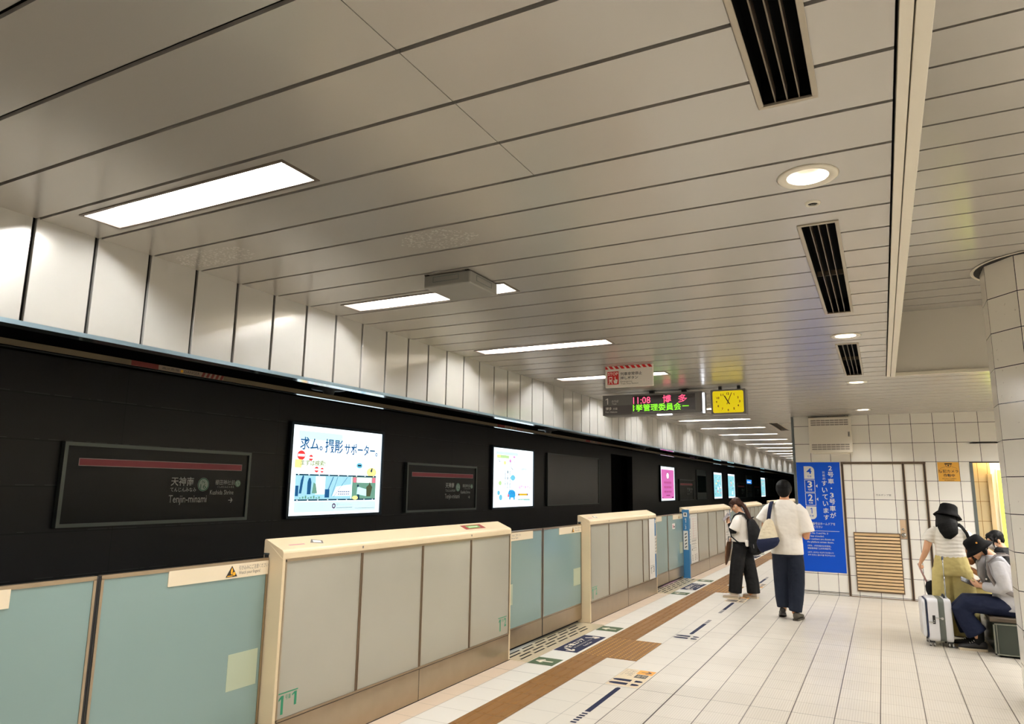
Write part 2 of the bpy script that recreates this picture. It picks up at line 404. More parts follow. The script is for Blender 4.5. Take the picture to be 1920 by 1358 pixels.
lf = mb.build('louver_frame', door)
mb = MB().use('dark_gap'); mb.plane((0, YB, 0), (1, 0, 0), (0, 0, 1), (0, -1, 0)); mb.rect(-0.452, 0.187, 0.10, 1.0, 0.001); mb.use('louver_tan')
n = 17
for i in range(n):
    zc = 0.128 + i * 0.0495
    mb.add([mb.p(u, v, d) for u in (-0.451, 0.186) for (v, d) in ((zc - 0.018, 0.026), (zc - 0.010, 0.028), (zc + 0.020, 0.010), (zc + 0.012, 0.006))],
           [(0, 1, 5, 4), (1, 2, 6, 5), (2, 3, 7, 6), (3, 0, 4, 7), (0, 3, 2, 1), (4, 5, 6, 7)])
mb.slab(-0.451, 0.186, 0.955, 0.993, 0.001, 0.012)
mb.build('louver', lf)
mb = MB().use('door_plate').plane((0, YB, 0), (1, 0, 0), (0, 0, 1), (0, -1, 0)); mb.slab(0.205, 0.290, 0.93, 1.22, 0.0, 0.003)
pl = mb.build('lock_plate', door)
mat('chrome', (190, 188, 182), rough=0.15, metal=1.0)
mb = MB().use('chrome').plane((0, YB, 0), (1, 0, 0), (0, 0, 1), (0, -1, 0))
mb.smooth = True
mb.cyl((0.248, YB, 0.985), (0.248, YB - 0.02, 0.985), 0.036, 24); mb.ball((0.248, YB - 0.025, 0.985), 0.026, 0.018, 0.026)
mb.cyl((0.243, YB, 1.075), (0.243, YB - 0.012, 1.075), 0.018, 18)
mb.build('door_knob', pl)
mat('ink_dark', (58, 52, 48), rough=0.6)
mb = MB().use('ink_dark').plane((0, YB - 0.002, 0), (1, 0, 0), (0, 0, 1), (0, -1, 0)); mb.txt('汚水ポンプ室', -0.105, 0.115, 1.585, 1.615)
mb.build('lettering', door)

# ================================================================== round tiled column
cx, cy, R = 1.377, 7.203, 0.492
m = mat('column_tile', (206, 197, 178), rough=0.22); N = Nodes(m); x, y, z = N.pos()
uv = N.new('ShaderNodeUVMap'); sp = N.new('ShaderNodeSeparateXYZ'); N.nt.links.new(uv.outputs[0], sp.inputs[0])
j = N.m('MAXIMUM', N.line(z, 3.587, 0.30, 0.007), N.line(sp.outputs[0], 0.0, 1.0, 0.02))
c = N.mix(N.m('MULTIPLY', N.noise(5, 4), 0.25), L4((240, 235, 224)), L4((212, 205, 192)))
fl = N.m('GREATER_THAN', N.noise(28, 2), 0.73)
c = N.mix(N.m('MULTIPLY', fl, 0.35), c, L4((140, 122, 104)))
N.set(N.b.inputs['Base Color'], N.mix(j, c, L4((44, 38, 46)))); N.bump(N.m('SUBTRACT', 1.0, j), 0.4, 0.003)
me = bpy.data.meshes.new('column'); NV = 10
a0 = math.atan2(7.053 - cy, 0.910 - cx)
ring = [(cx + R * math.cos(a0 + 2 * PI * i / NV), cy + R * math.sin(a0 + 2 * PI * i / NV)) for i in range(NV)]
vs = [(px, py, zz) for zz in (0, ZU - 0.004) for px, py in ring]
me.from_pydata(vs, [], [(i, (i + 1) % NV, (i + 1) % NV + NV, i + NV) for i in range(NV)] + [tuple(range(NV))[::-1], tuple(range(NV, 2 * NV))])
ul = me.uv_layers.new(name='u')
for p in me.polygons[:NV]:
    for k, li in enumerate(p.loop_indices): ul.data[li].uv = ((0, 0), (1, 0), (1, 1), (0, 1))[k]
for p in me.polygons[NV:]:
    for li in p.loop_indices: ul.data[li].uv = (0.5, 0.5)
me.materials.append(m)
col = bpy.data.objects.new('column', me); COL.objects.link(col)
tag(col, 'round tiled column standing at the right edge in front of the bench', 'column')
mb = MB().use('white_trim').plane((cx, cy, ZU - 0.006), (1, 0, 0), (0, 1, 0), (0, 0, -1)); mb.ring(0, 0, R + 0.035, R + 0.060, 0.0, 40); mb.use('dark_gap'); mb.ring(0, 0, R - 0.02, R + 0.036, -0.001, 40)
mb.build('ceiling_collar', col)
# ================================================================== ceiling fittings
mat('lamp_glow', (255, 252, 248), emit=TUBE, ergb=(252, 252, 253))
mat('lamp_pan', (206, 199, 186), rough=0.35)
mat('lamp_rim', (98, 86, 74), rough=0.4, metal=0.5)
mb = MB().use('lamp_rim').plane((0, 0, 0), (1, 0, 0), (0, 1, 0), (0, 0, -1))
mb.frame(0, 1.30, 0, 0.21, 0.016, 0.0, 0.004)
r_me = mb.mesh('rim')
mb = MB().use('lamp_pan'); H = 0.085
a, b, c, d = 0.016, 1.284, 0.016, 0.194
lo = [(a, c, 0), (b, c, 0), (b, d, 0), (a, d, 0)]; hi = [(a + 0.10, c + 0.02, H), (b - 0.10, c + 0.02, H), (b - 0.10, d - 0.02, H), (a + 0.10, d - 0.02, H)]
mb.add(lo + hi, [(0, 4, 5, 1), (1, 5, 6, 2), (2, 6, 7, 3), (3, 7, 4, 0), (4, 7, 6, 5)])
mb.use('soffit_white'); mb.box(a - 0.004, b + 0.004, c - 0.004, d + 0.004, H + 0.002, H + 0.01)
for q in ((a - 0.003, a - 0.001, c, d), (b + 0.001, b + 0.003, c, d), (a, b, c - 0.003, c - 0.001), (a, b, d + 0.001, d + 0.003)): mb.box(*q, 0, H)
p_me = mb.mesh('reflector')
mb = MB().use('lamp_glow'); mb.smooth = True
mb.cyl((0.13, 0.105, H - 0.032), (1.17, 0.105, H - 0.032), 0.021, 14)
t_me = mb.mesh('lamp_tube')
def lamp(y0, label):
    t = thing('ceiling_light', label, 'ceiling light', (-3.275, y0, ZC), 0, 'strip lights recessed over the platform edge')
    for n, me in (('rim', r_me), ('reflector', p_me), ('lamp_tube', t_me)):
        o = bpy.data.objects.new(n, me); COL.objects.link(o); o.parent = t
    return t
for i, y0 in enumerate(FIX_Y):
    k = i - 4
    if k < 0: lb = 'strip light recessed in the ceiling, %s one behind the viewer' % ORD[-k - 1]
    elif k == 0: lb = 'largest and nearest strip light recessed in the ceiling at the left'
    elif k == 1: lb = 'strip light half covered by the grey box, second from the viewer'
    elif k == 3: lb = 'strip light crossing behind the red and white stop sign'
    elif k == 4: lb = 'strip light mostly hidden behind the train display, fifth from the viewer'
    else: lb = 'strip light recessed in the ceiling, %s from the viewer' % ORD[k]
    lamp(y0, lb)

mat('down_glow', (255, 244, 226), emit=DOWN, ergb=(255, 250, 242))
mat('down_cone', (236, 228, 214), rough=0.25)
mb = MB().use('white_trim'); mb.smooth = True
def lathe(mb, prof, n=32, c=(0, 0)):
    return mb.loft([((c[0], c[1], z), (r, 0, 0), (0, r, 0)) for r, z in prof], n, caps=False)
lathe(mb, [(0.077, 0.0), (0.082, -0.005), (0.108, -0.007), (0.116, 0.0), (0.110, 0.002)])
a_me = mb.mesh('trim_ring')
mb = MB().use('down_cone'); mb.smooth = True; lathe(mb, [(0.0775, -0.0015), (0.072, 0.010), (0.032, 0.054)])
c_me = mb.mesh('reflector_cone')
mb = MB().use('down_glow').plane((0, 0, 0.052), (1, 0, 0), (0, 1, 0), (0, 0, -1)); mb.disc(0, 0, 0.030)
g_me = mb.mesh('lamp_disc')
beam = bpy.data.lights.new('downlight_beam', 'AREA'); beam.shape = 'DISK'; beam.size = 0.056; beam.energy = BEAM; beam.color = (1.0, 0.955, 0.88); beam.spread = math.radians(125)
for i, y0 in enumerate(DOWNS + [2.87 - 3.05, -3.2]):  # the last two are unseen, added to light the hall
    lb = ['largest round downlight, near the round sprinkler', 'round downlight just before the third air vent', 'round downlight just beyond the third air vent', 'farthest round downlight, above the tiled wall',
          'added round downlight directly above the viewer, out of view', 'added round downlight behind the viewer, out of view'][i]
    t = thing('downlight', lb, 'downlight', (-0.18, y0, ZC), 0, 'round downlights along the edge of the low ceiling')
    for n, me in (('trim_ring', a_me), ('reflector_cone', c_me), ('lamp_disc', g_me)):
        o = bpy.data.objects.new(n, me); COL.objects.link(o); o.parent = t
    o = bpy.data.objects.new('beam', beam); COL.objects.link(o); o.parent = t; o.location = (0, 0, 0.048)
# unseen strip lights added behind the column to brighten the end wall
for i, (x0, y0) in enumerate([(1.55, 9.3), (1.68, 10.3), (1.85, 11.3), (3.2, 9.8), (3.2, 11.0), (2.5, 8.8), (2.6, 12.0)]):
    t = thing('ceiling_light', 'added fill light under the low ceiling behind the column, %s of its group' % ORD[i], 'ceiling light', (x0, y0, ZC - 0.098), 0, 'added fill lights behind the column')
    for n, me in (('rim', r_me), ('reflector', p_me), ('lamp_tube', t_me)):
        o = bpy.data.objects.new(n, me); COL.objects.link(o); o.parent = t
# unseen strip lights added right of the view to brighten the hall
for i, (x0, y0) in enumerate([(1.5, -1.6), (1.5, 0.4), (1.7, 2.4), (1.9, 4.4), (2.2, 6.4), (3.4, -0.6), (3.4, 1.4), (3.4, 3.4), (3.4, 5.4), (3.4, 7.4)]):
    t = thing('ceiling_light', 'added fill light under the high ceiling right of the view, %s of its group' % ORD[i], 'ceiling light', (x0, y0, ZU - 0.098), 0, 'added fill lights under the high ceiling')
    for n, me in (('rim', r_me), ('reflector', p_me), ('lamp_tube', t_me)):
        o = bpy.data.objects.new(n, me); COL.objects.link(o); o.parent = t

t = thing('sprinkler', 'small round sprinkler behind the largest downlight', 'sprinkler', (-0.185, 3.165, ZC))
mb = MB().use('white_trim'); mb.smooth = True; lathe(mb, [(0.020, 0.0), (0.022, -0.007), (0.030, -0.006), (0.033, 0.0)]); mb.build('escutcheon', t)
mb = MB().use('dark_gap').plane((0, 0, -0.002), (1, 0, 0), (0, 1, 0), (0, 0, -1)); mb.disc(0, 0, 0.021)
mb.use('chrome'); mb.box(-0.006, 0.006, -0.006, 0.006, -0.010, 0); mb.box(-0.014, 0.014, -0.002, 0.002, -0.012, -0.009); mb.build('nozzle', t)

mat('vent_rim', (168, 158, 140), rough=0.4, metal=0.3)
mat('vent_fin', (120, 108, 92), rough=0.4, metal=0.5)
for i, (ya, yb) in enumerate(VENTS):
    t = thing('air_vent', ['long slotted air vent at the top, nearest the viewer', 'long slotted air vent between the first two downlights', 'slotted air vent between the second and third downlights'][i],
              'air vent', (-0.185, ya, ZC), 0, 'slot vents in the low ceiling')
    L = yb - ya
    mb = MB().use('vent_rim').plane((0, 0, 0), (1, 0, 0), (0, 1, 0), (0, 0, -1)); mb.frame(-0.090, 0.090, -0.012, L + 0.012, 0.017, -0.002, 0.006); mb.build('rim', t, bevel=0.0015, segs=1)
    mb = MB().use('vent_fin')
    for q in (-0.036, 0.0, 0.036): mb.box(q - 0.002, q + 0.002, 0.004, L - 0.004, 0.001, 0.055)
    mb.box(-0.072, 0.072, L * 0.52, L * 0.52 + 0.004, 0.02, 0.05); mb.build('slats', t)
    mb = MB().use('void_black'); mb.box(-0.080, -0.076, 0, L, 0.0, 0.12); mb.box(0.076, 0.080, 0, L, 0.0, 0.12); mb.box(-0.08, 0.08, -0.002, 0, 0.0, 0.12); mb.box(-0.08, 0.08, L, L + 0.002, 0.0, 0.12); mb.box(-0.08, 0.08, 0, L, 0.10, 0.12); mb.build('duct', t)
t = thing('air_vent', 'small dark air vent beyond the end of the tiled wall', 'air vent', (-1.73, 13.85, ZC))
mb = MB().use('vent_rim').plane((0, 0, 0), (1, 0, 0), (0, 1, 0), (0, 0, -1)); mb.frame(-0.09, 0.09, -0.012, 1.862, 0.017, -0.002, 0.006); mb.build('rim', t)
mb = MB().use('vent_fin')
for q in (-0.036, 0.0, 0.036): mb.box(q - 0.002, q + 0.002, 0.004, 1.846, 0.001, 0.055)
mb.build('slats', t)
mb = MB().use('void_black'); mb.box(-0.08, 0.08, 0, 1.85, 0.10, 0.12); mb.box(-0.08, -0.076, 0, 1.85, 0, 0.1); mb.box(0.076, 0.08, 0, 1.85, 0, 0.1); mb.build('duct', t)

mat('grey_box', (132, 130, 124), rough=0.45)
t = thing('equipment_box', 'grey equipment box under the ceiling in front of the second strip light', 'box', (-2.187, 3.50, ZC))
mb = MB().use('grey_box'); mb.box(-0.160, 0.160, -0.166, 0.166, -0.080, -0.004); mb.build('housing', t, bevel=0.009, segs=3)
mb = MB().use('dark_gap')
for s in (-1, 1): mb.box(-0.14 * s - 0.012, -0.14 * s + 0.012, -0.172, -0.150, -0.006, 0.0); mb.box(-0.14 * s - 0.012, -0.14 * s + 0.012, 0.150, 0.172, -0.006, 0.0)
mb.build('mounting_clips', t)
mb = MB().use('edge_grey').plane((0, -0.1665, 0), (1, 0, 0), (0, 0, 1), (0, -1, 0)); mb.frame(-0.095, 0.085, -0.052, -0.018, 0.003, 0, 0.001); mb.build('cover_plate', t)
mb = MB().use('edge_grey').plane((0.1605, 0, 0), (0, 1, 0), (0, 0, 1), (1, 0, 0)); mb.frame(-0.09, 0.09, -0.052, -0.018, 0.003, 0, 0.001); mb.build('cover_plate', t)

# ------------------------------------------------------------------ hanging signs
mat('sign_white', (250, 244, 234), rough=0.45)
mat('sign_red', (206, 28, 30), rough=0.45)
mat('ink_black', (28, 26, 26), rough=0.5)
mat('ink_grey', (120, 112, 104), rough=0.5)
mat('housing_grey', (112, 110, 109), rough=0.4)
mat('sign_panel', (80, 76, 76), rough=0.35)
mat('rod_black', (24, 24, 24), rough=0.5)
t = thing('emergency_stop_sign', 'white STOP sign with red striped top edge hung flat against the ceiling', 'sign', (-2.213, 6.80, ZC))
mb = MB().use('sign_white'); mb.box(-0.252, 0.252, -0.006, 0.022, -0.222, 0.0); mb.build('board', t, bevel=0.003)
fr = dict(O=(-0.252, -0.0065, -0.222), U=(1, 0, 0), V=(0, 0, 1), N=(0, -1, 0))
mb = MB().use('sign_red').plane(**fr)
for i in range(9):
    u = -0.02 + i * 0.058; q = [(u, 0.220), (u + 0.034, 0.220), (u + 0.058, 0.190), (u + 0.024, 0.190)]
    q = [(min(max(a, 0.003), 0.501), b) for a, b in q]; mb.poly(q, 0.001)
mb.build('hazard_stripes', t)
mb = MB().use('sign_red').plane(**fr); mb.rect(0.026, 0.146, 0.030, 0.165, 0.001)
mb.use('sign_white'); mb.txt('STOP', 0.032, 0.140, 0.124, 0.156, 0.002, 0.02)
mb.rect(0.040, 0.078, 0.062, 0.110, 0.002); mb.poly([(0.036, 0.036), (0.044, 0.036), (0.052, 0.054), (0.066, 0.054), (0.074, 0.036), (0.082, 0.036), (0.074, 0.058), (0.044, 0.058)], 0.002)
mb.use('sign_red'); mb.rect(0.046, 0.072, 0.082, 0.100, 0.003); mb.disc(0.048, 0.071, 0.004, d=0.003, n=10); mb.disc(0.070, 0.071, 0.004, d=0.003, n=10)
mb.use('sign_white'); mb.poly([(0.098, 0.040), (0.128, 0.040), (0.136, 0.076), (0.128, 0.082), (0.112, 0.084), (0.112, 0.112), (0.104, 0.112), (0.104, 0.070), (0.092, 0.076), (0.090, 0.068)], 0.002)
mb.build('pictogram', t)
mb = MB().use('ink_black').plane(**fr); mb.txt('列車非常停止', 0.166, 0.392, 0.118, 0.152, bold=0.008); mb.txt('押しボタン', 0.166, 0.350, 0.077, 0.108, bold=0.008)
mb.use('ink_grey'); mb.txt('Emergency', 0.166, 0.290, 0.044, 0.064); mb.txt('Train Stop Button', 0.166, 0.352, 0.022, 0.042); mb.build('lettering', t)

em('led_red', (255, 90, 130), 1.6); em('led_green', (140, 255, 50), 1.3); mat('led_black', (26, 18, 20), rough=0.3)
mat('ink_white', (255, 252, 246), rough=0.5)
mat('lamp_white', (240, 245, 255), emit=3.5, nosample=True)
t = thing('train_display', 'long grey train information display with red and green LED text', 'display', (-3.18, 8.663, 2.845))
mb = MB().use('housing_grey'); mb.box(0, 1.275, 0.0, 0.24, -0.265, 0.0); mb.build('housing', t, bevel=0.006)
fr = dict(O=(0, -0.0005, -0.265), U=(1, 0, 0), V=(0, 0, 1), N=(0, -1, 0))
mb = MB().use('sign_panel').plane(**fr); mb.rect(0.006, 0.395, 0.012, 0.128, 0.001); mb.build('route_plate', t)
mb = MB().use('led_black').plane(**fr); mb.rect(0.405, 1.205, 0.035, 0.240, 0.001); mb.build('screen', t)
mb = MB().plane(**fr).use('led_red'); mb.txt('11:08', 0.415, 0.640, 0.140, 0.225, 0.003, 0.0); mb.txt('博', 0.800, 0.905, 0.135, 0.235, 0.003, 0.004); mb.txt('多', 0.995, 1.105, 0.135, 0.235, 0.003, 0.004)
mb.use('led_green'); mb.txt('挙管理委員会', 0.445, 1.030, 0.042, 0.132, 0.003, 0.004); mb.rect(1.045, 1.125, 0.084, 0.094, 0.003)
for i in range(5): mb.rect(0.410, 0.424 + 0.006 * (i % 2), 0.048 + i * 0.017, 0.058 + i * 0.017, 0.003)
mb.build('led_text', t)
mb = MB().plane(**fr).use('ink_white'); mb.txt('1', 0.040, 0.075, 0.145, 0.225, 0.002, 0.01); mb.txt('のりば', 0.125, 0.215, 0.170, 0.200, 0.002); mb.txt('Track', 0.130, 0.190, 0.142, 0.160, 0.002)
mb.txt('博多', 0.040, 0.125, 0.070, 0.110, 0.002, 0.01); mb.txt('方面', 0.140, 0.200, 0.072, 0.102, 0.002); mb.txt('For Hakata', 0.040, 0.198, 0.036, 0.056, 0.002); mb.build('lettering', t)
for q in (0.63, 1.045):
    mb = MB().use('rod_black'); mb.box(q - 0.028, q + 0.028, 0.08, 0.14, 0.0, ZC - 2.845); mb.box(q - 0.055, q + 0.055, 0.06, 0.16, ZC - 2.845 - 0.004, ZC - 2.845); mb.build('hanger', t)
mb = MB().use('lamp_white'); mb.box(0.715, 0.905, 0.02, 0.05, -0.279, -0.2655); mb.build('under_lamp', t)
mb = MB().use('housing_grey'); mb.box(1.276, 1.290, 0.01, 0.25, -0.25, 0.0); mb.use('lamp_white'); mb.box(1.290, 1.312, 0.02, 0.04, -0.27, -0.02); mb.build('end_lamp', t)

mat('clock_yellow', (238, 214, 22), rough=0.4, emit=0.5)
t = thing('clock', 'square hanging clock with a yellow face and grey case', 'clock', (-1.575, 8.626, 2.845))
mb = MB().use('housing_grey'); mb.box(-0.205, 0.205, 0.0, 0.15, -0.302, 0.0); mb.build('case', t, bevel=0.008)
fr = dict(O=(0, -0.0005, -0.151), U=(1, 0, 0), V=(0, 0, 1), N=(0, -1, 0))
mb = MB().use('clock_yellow').plane(**fr)
rr = []; 
for (sx, sy, a0_) in ((1, 1, 0), (-1, 1, 90), (-1, -1, 180), (1, -1, 270)):
    for j in range(5): a_ = math.radians(a0_ + j * 22.5); rr.append((sx * 0.160 + 0.020 * math.cos(a_), sy * 0.112 + 0.020 * math.sin(a_)))
mb.poly(rr, 0.001); mb.build('face', t)
mb = MB().use('ink_black').plane(**fr)
for hnum in range(1, 13):
    a_ = math.radians(90 - hnum * 30); u, v = 0.135 * math.cos(a_), 0.098 * math.sin(a_); h = 0.028; wd = h * (1.15 if hnum > 9 else 0.62)
    mb.txt(str(hnum), u - wd / 2, u + wd / 2, v - h / 2, v + h / 2, 0.002, 0.03)
for k in range(60):
    a_ = 2 * PI * k / 60; mb.disc(0.168 * math.cos(a_), 0.124 * math.sin(a_), 0.0028 if k % 5 == 0 else 0.0016, d=0.002, n=6)
mb.build('numerals', t)
def hand(ang, l0, l1, wd, d):
    a_ = math.radians(90 - ang); c_, s_ = math.cos(a_), math.sin(a_)
    m_ = MB().use('ink_black').plane(**fr); m_.seg((-l0 * c_, -l0 * s_), (l1 * c_, l1 * s_), wd, d); return m_
hand(-29, 0.035, 0.085, 0.012, 0.004).build('hour_hand', t); hand(23, 0.035, 0.118, 0.008, 0.006).build('minute_hand', t)
for q in (-0.10, 0.12):
    mb = MB().use('rod_black'); mb.box(q - 0.018, q + 0.018, 0.05, 0.09, 0.0, ZC - 2.845); mb.build('hanger', t)
# ================================================================== platform screen doors
mat('casing', (226, 205, 168), rough=0.38, noise=(6, 0.03))
mat('pocket_glass', (168, 164, 150), rough=0.16, spec=0.5, noise=(2.0, 0.05))
mat('leaf_glass', (128, 151, 147), rough=0.16, spec=0.5, noise=(1.5, 0.03))
mat('sticker_cream', (232, 216, 186), rough=0.4)
mat('frost_patch', (176, 186, 160), rough=0.35)
mat('green_ink', (38, 132, 96), rough=0.5)
mat('post_blue', (58, 120, 168), rough=0.4)
mat('poster_white', (232, 228, 218), rough=0.4)
mat('sticker_red', (150, 50, 46), rough=0.5); mat('sticker_green', (110, 176, 90), rough=0.5)
mat('warn_yellow', (240, 176, 36), rough=0.5)
mat('pink_ink', (206, 150, 150), rough=0.5)
XB = -3.487
def car_mark(y, zt, s, parent, car, door, ink='green_ink', d=0.0012):
    """line, big car number, small characters, door number, on the platform face"""
    mb = MB().use(ink).plane((XD - 0.006, y, zt), (0, 1, 0), (0, 0, 1), (1, 0, 0))
    mb.rect(-0.005, 0.165 * s, 0.0, 0.007, d)
    def digit(ch, u0, u1, v0, v1):
        if ch == '1': w_ = (u1 - u0) * 0.5; mb.poly([(u1 - w_, v0), (u1, v0), (u1, v1), (u1 - w_ * 1.1, v1), (u0, v1 - (v1 - v0) * 0.16), (u0, v1 - (v1 - v0) * 0.27), (u1 - w_, v1 - (v1 - v0) * 0.16)], d)
        else: mb.txt(ch, u0, u1, v0, v1, d, 0.03)
    digit(car, 0.006, 0.046, -0.118 * s, -0.010)
    mb.txt('号車', 0.060, 0.106 * s, -0.040, -0.010, d, 0.004); digit(door, 0.116 * s, 0.156 * s, -0.085 * s, -0.006)
    o = mb.build('car_number', parent); o['label'] = 'green car number marking' if ink == 'green_ink' else 'dark car number marking'; return o
def timetable(y0, y1, parent, cy_):
    mb = MB().use('poster_white').plane((XD - 0.006, 0, 0), (0, 1, 0), (0, 0, 1), (1, 0, 0)); mb.slab(y0, y1, 0.255, 1.175, 0, 0.002)
    o = mb.build('timetable_poster', parent); o['label'] = 'white poster with route line'
    mb = MB().plane((XD - 0.0035, 0, 0), (0, 1, 0), (0, 0, 1), (1, 0, 0))
    wd = y1 - y0; mb.use('pink_ink'); mb.rect(y0 + 0.34 * wd, y0 + 0.37 * wd, 0.72, 1.10)
    for i in range(9): mb.rect(y0 + 0.25 * wd, y0 + 0.8 * wd, 0.715 + i * 0.045, 0.718 + i * 0.045)
    mb.use('ink_grey'); mb.frame(y0 + 0.1 * wd, y0 + 0.86 * wd, 0.70, 1.14, 0.004, 0, 0.0005)
    for i, (a, b) in enumerate(((0.668, 0.676), (0.652, 0.658), (0.612, 0.618), (0.598, 0.602), (0.56, 0.564), (0.53, 0.534))): mb.rect(y0 + 0.12 * wd, y0 + (0.8 - 0.06 * (i % 3)) * wd, a, b)
    mb.use('ink_black'); mb.rect(y0 + 0.12 * wd, y0 + 0.2 * wd, 0.49, 0.52); mb.use('ink_grey'); mb.frame(y0 + 0.26 * wd, y0 + 0.8 * wd, 0.48, 0.525, 0.003, 0, 0.0005)
    for a in (0.16, 0.52, 0.74):
        for k in range(4): mb.rect(y0 + a * wd, y0 + (a + 0.08) * wd, 0.30 + k * 0.03, 0.318 + k * 0.03)
    mb.build('print', o)
def housing(y0, y1, mulls, label, marks=(), posters=(), blue_left=None, blue_right=None, sticker=True):
    t = thing('screen_door_housing', label, 'platform screen door', (0, 0, 0), 0, 'screen door housings along the platform edge')
    mb = MB().use('casing').plane((0, y0, 0), (1, 0, 0), (0, 0, 1), (0, 1, 0))
    prof = [(XD - 0.006, 1.186), (XD, 1.190), (XD, 1.226), (XD - 0.004, 1.238), (XD - 0.013, 1.246), (XB + 0.012, 1.306), (XB + 0.003, 1.304), (XB, 1.294), (XB, 1.186)]
    mb.prism(prof, 0, y1 - y0)
    for a in (y0, y1 - 0.030):
        mb.box(-3.442, XD, a, a + 0.030, 0, 1.19); mb.box(XB, -3.442, a, a + 0.030, 0.0, 0.085)
    mb.box(XB, XB + 0.012, y0, y1, 0, 1.19)
    mb.build('casing', t, bevel=0.002, segs=1)
    mb = MB().use('dark_gap'); mb.box(-3.478, -3.4425, y0 - 0.001, y0 + 0.006, 1.186, 1.212); mb.box(-3.478, -3.4425, y1 - 0.006, y1 + 0.001, 1.186, 1.212)
    mb.use('edge_grey'); mb.box(-3.484, -3.438, y0 - 0.002, y0 + 0.004, 1.212, 1.222); mb.build('slot_guide', t)
    a, b = y0 + 0.022, y1 - 0.022; zb, zt = 0.243, 1.186
    mb = MB().use('steel'); mb.box(-3.40, XD - 0.001, a, b, 0.0, zb - 0.010)
    mb.use('dark_gap'); mb.box(-3.40, XD - 0.003, a, b, zb - 0.010, zb - 0.004); mb.box(-3.40, XD + 0.001, y0, y1, 0, 0.006)
    mid = mulls[len(mulls) // 2 - (0 if len(mulls) % 2 else 1)] if mulls else None
    if mid: mb.box(-3.40, XD, mid - 0.0025, mid + 0.0025, 0, zb)
    mb.build('kick_plate', t)
    mb = MB().use('steel'); mb.box(-3.40, XD + 0.002, a, b, zb - 0.004, zb + 0.010); mb.box(-3.40, XD + 0.002, a, b, zt - 0.012, zt + 0.003)
    mb.box(-3.40, XD + 0.002, a, a + 0.012, zb, zt); mb.box(-3.40, XD + 0.002, b - 0.012, b, zb, zt)
    mb.use('bronze')
    for q in mulls: mb.box(-3.40, XD + 0.001, q - 0.011, q - 0.003, zb, zt); mb.box(-3.40, XD + 0.001, q + 0.003, q + 0.011, zb, zt)
    mb.use('dark_gap')
    for q in mulls: mb.box(-3.40, XD - 0.002, q - 0.003, q + 0.003, zb, zt)
    mb.build('frame', t)
    ed = [a] + list(mulls) + [b]
    for q, r in zip(ed, ed[1:]):
        mb = MB().use('pocket_glass'); mb.box(-3.39, XD - 0.006, q + 0.011, r - 0.011, zb + 0.008, zt - 0.010); mb.build('glass_panel', t)
    for (y, z, s, car, door) in marks: car_mark(y, z, s, t, car, door)
    for (p, q) in posters: timetable(p, q, t, 0)
    if sticker:
        sl = Vector((XB + 0.012 - (XD - 0.013), 0, 0.060)).normalized(); O = Vector((XD - 0.013, 0, 1.2462))
        mb = MB().plane(O, (0, 1, 0), sl, (0, 1, 0)); mb.N = Vector((0, 1, 0)).cross(sl) * -1 if Vector((0, 1, 0)).cross(sl).z < 0 else Vector((0, 1, 0)).cross(sl)
        mb.use('ink_grey'); u = y0 + 0.30; mb.poly([(u, 0.06), (u + 0.10, 0.035), (u + 0.13, 0.075), (u + 0.05, 0.105)], 0.001)
        mb.use('sign_white'); mb.poly([(u + 0.03, 0.062), (u + 0.095, 0.048), (u + 0.11, 0.075), (u + 0.05, 0.092)], 0.0016)
        mb.use('pink_ink'); mb.rect(y0 + 0.10, y0 + 0.24, 0.045, 0.058, 0.001)
        if y0 < 8: mb.use('sticker_red'); u = y1 - 0.78; mb.rect(u, u + 0.36, 0.045, 0.125, 0.001); mb.use('sticker_green'); mb.rect(u + 0.07, u + 0.29, 0.06, 0.11, 0.0016); mb.use('sign_white'); mb.rect(u + 0.10, u + 0.26, 0.08, 0.09, 0.002)
        o = mb.build('top_stickers', t); o['label'] = 'small stickers on the sloping top'
    for q in (mulls[0], mulls[-1]) if mulls and y0 < 20 else ():
        mb = MB().use('ink_grey'); mb.box(XD - 0.001, XD + 0.002, q - 0.006, q + 0.006, 1.206, 1.222); mb.build('screw_cap', t)
    fin = dict(U=(0, 1, 0), V=(0, 0, 1), N=(1, 0, 0))
    if blue_left:    # wrapped blue end post
        mb = MB().use('post_blue'); mb.box(-3.443, XD + 0.003, y0 - 0.004, y0 + 0.05, 0.0, 1.262); o = mb.build('end_post', t); o['label'] = 'blue door number post'
        mb = MB().use('poster_white').plane((-3.443, y0 - 0.0045, 0), (1, 0, 0), (0, 0, 1), (0, -1, 0)); mb.rect(0.028, 0.100, 1.13, 1.21, 0.001); mb.txt(blue_left[0], 0.052, 0.078, 1.02, 1.10, 0.001); mb.rect(0.052, 0.078, 0.985, 0.990, 0.001); mb.txt(blue_left[1], 0.052, 0.078, 0.90, 0.965, 0.001); mb.rect(0.020, 0.108, 0.52, 0.87, 0.001)
        mb.use('ink_dark'); mb.rect(0.050, 0.078, 1.155, 1.195, 0.002)
        for i in range(5): mb.poly([(0.045, 0.55 + i * 0.06), (0.085, 0.575 + i * 0.06), (0.085, 0.595 + i * 0.06), (0.045, 0.57 + i * 0.06)], 0.002)
        mb.build('print', o)
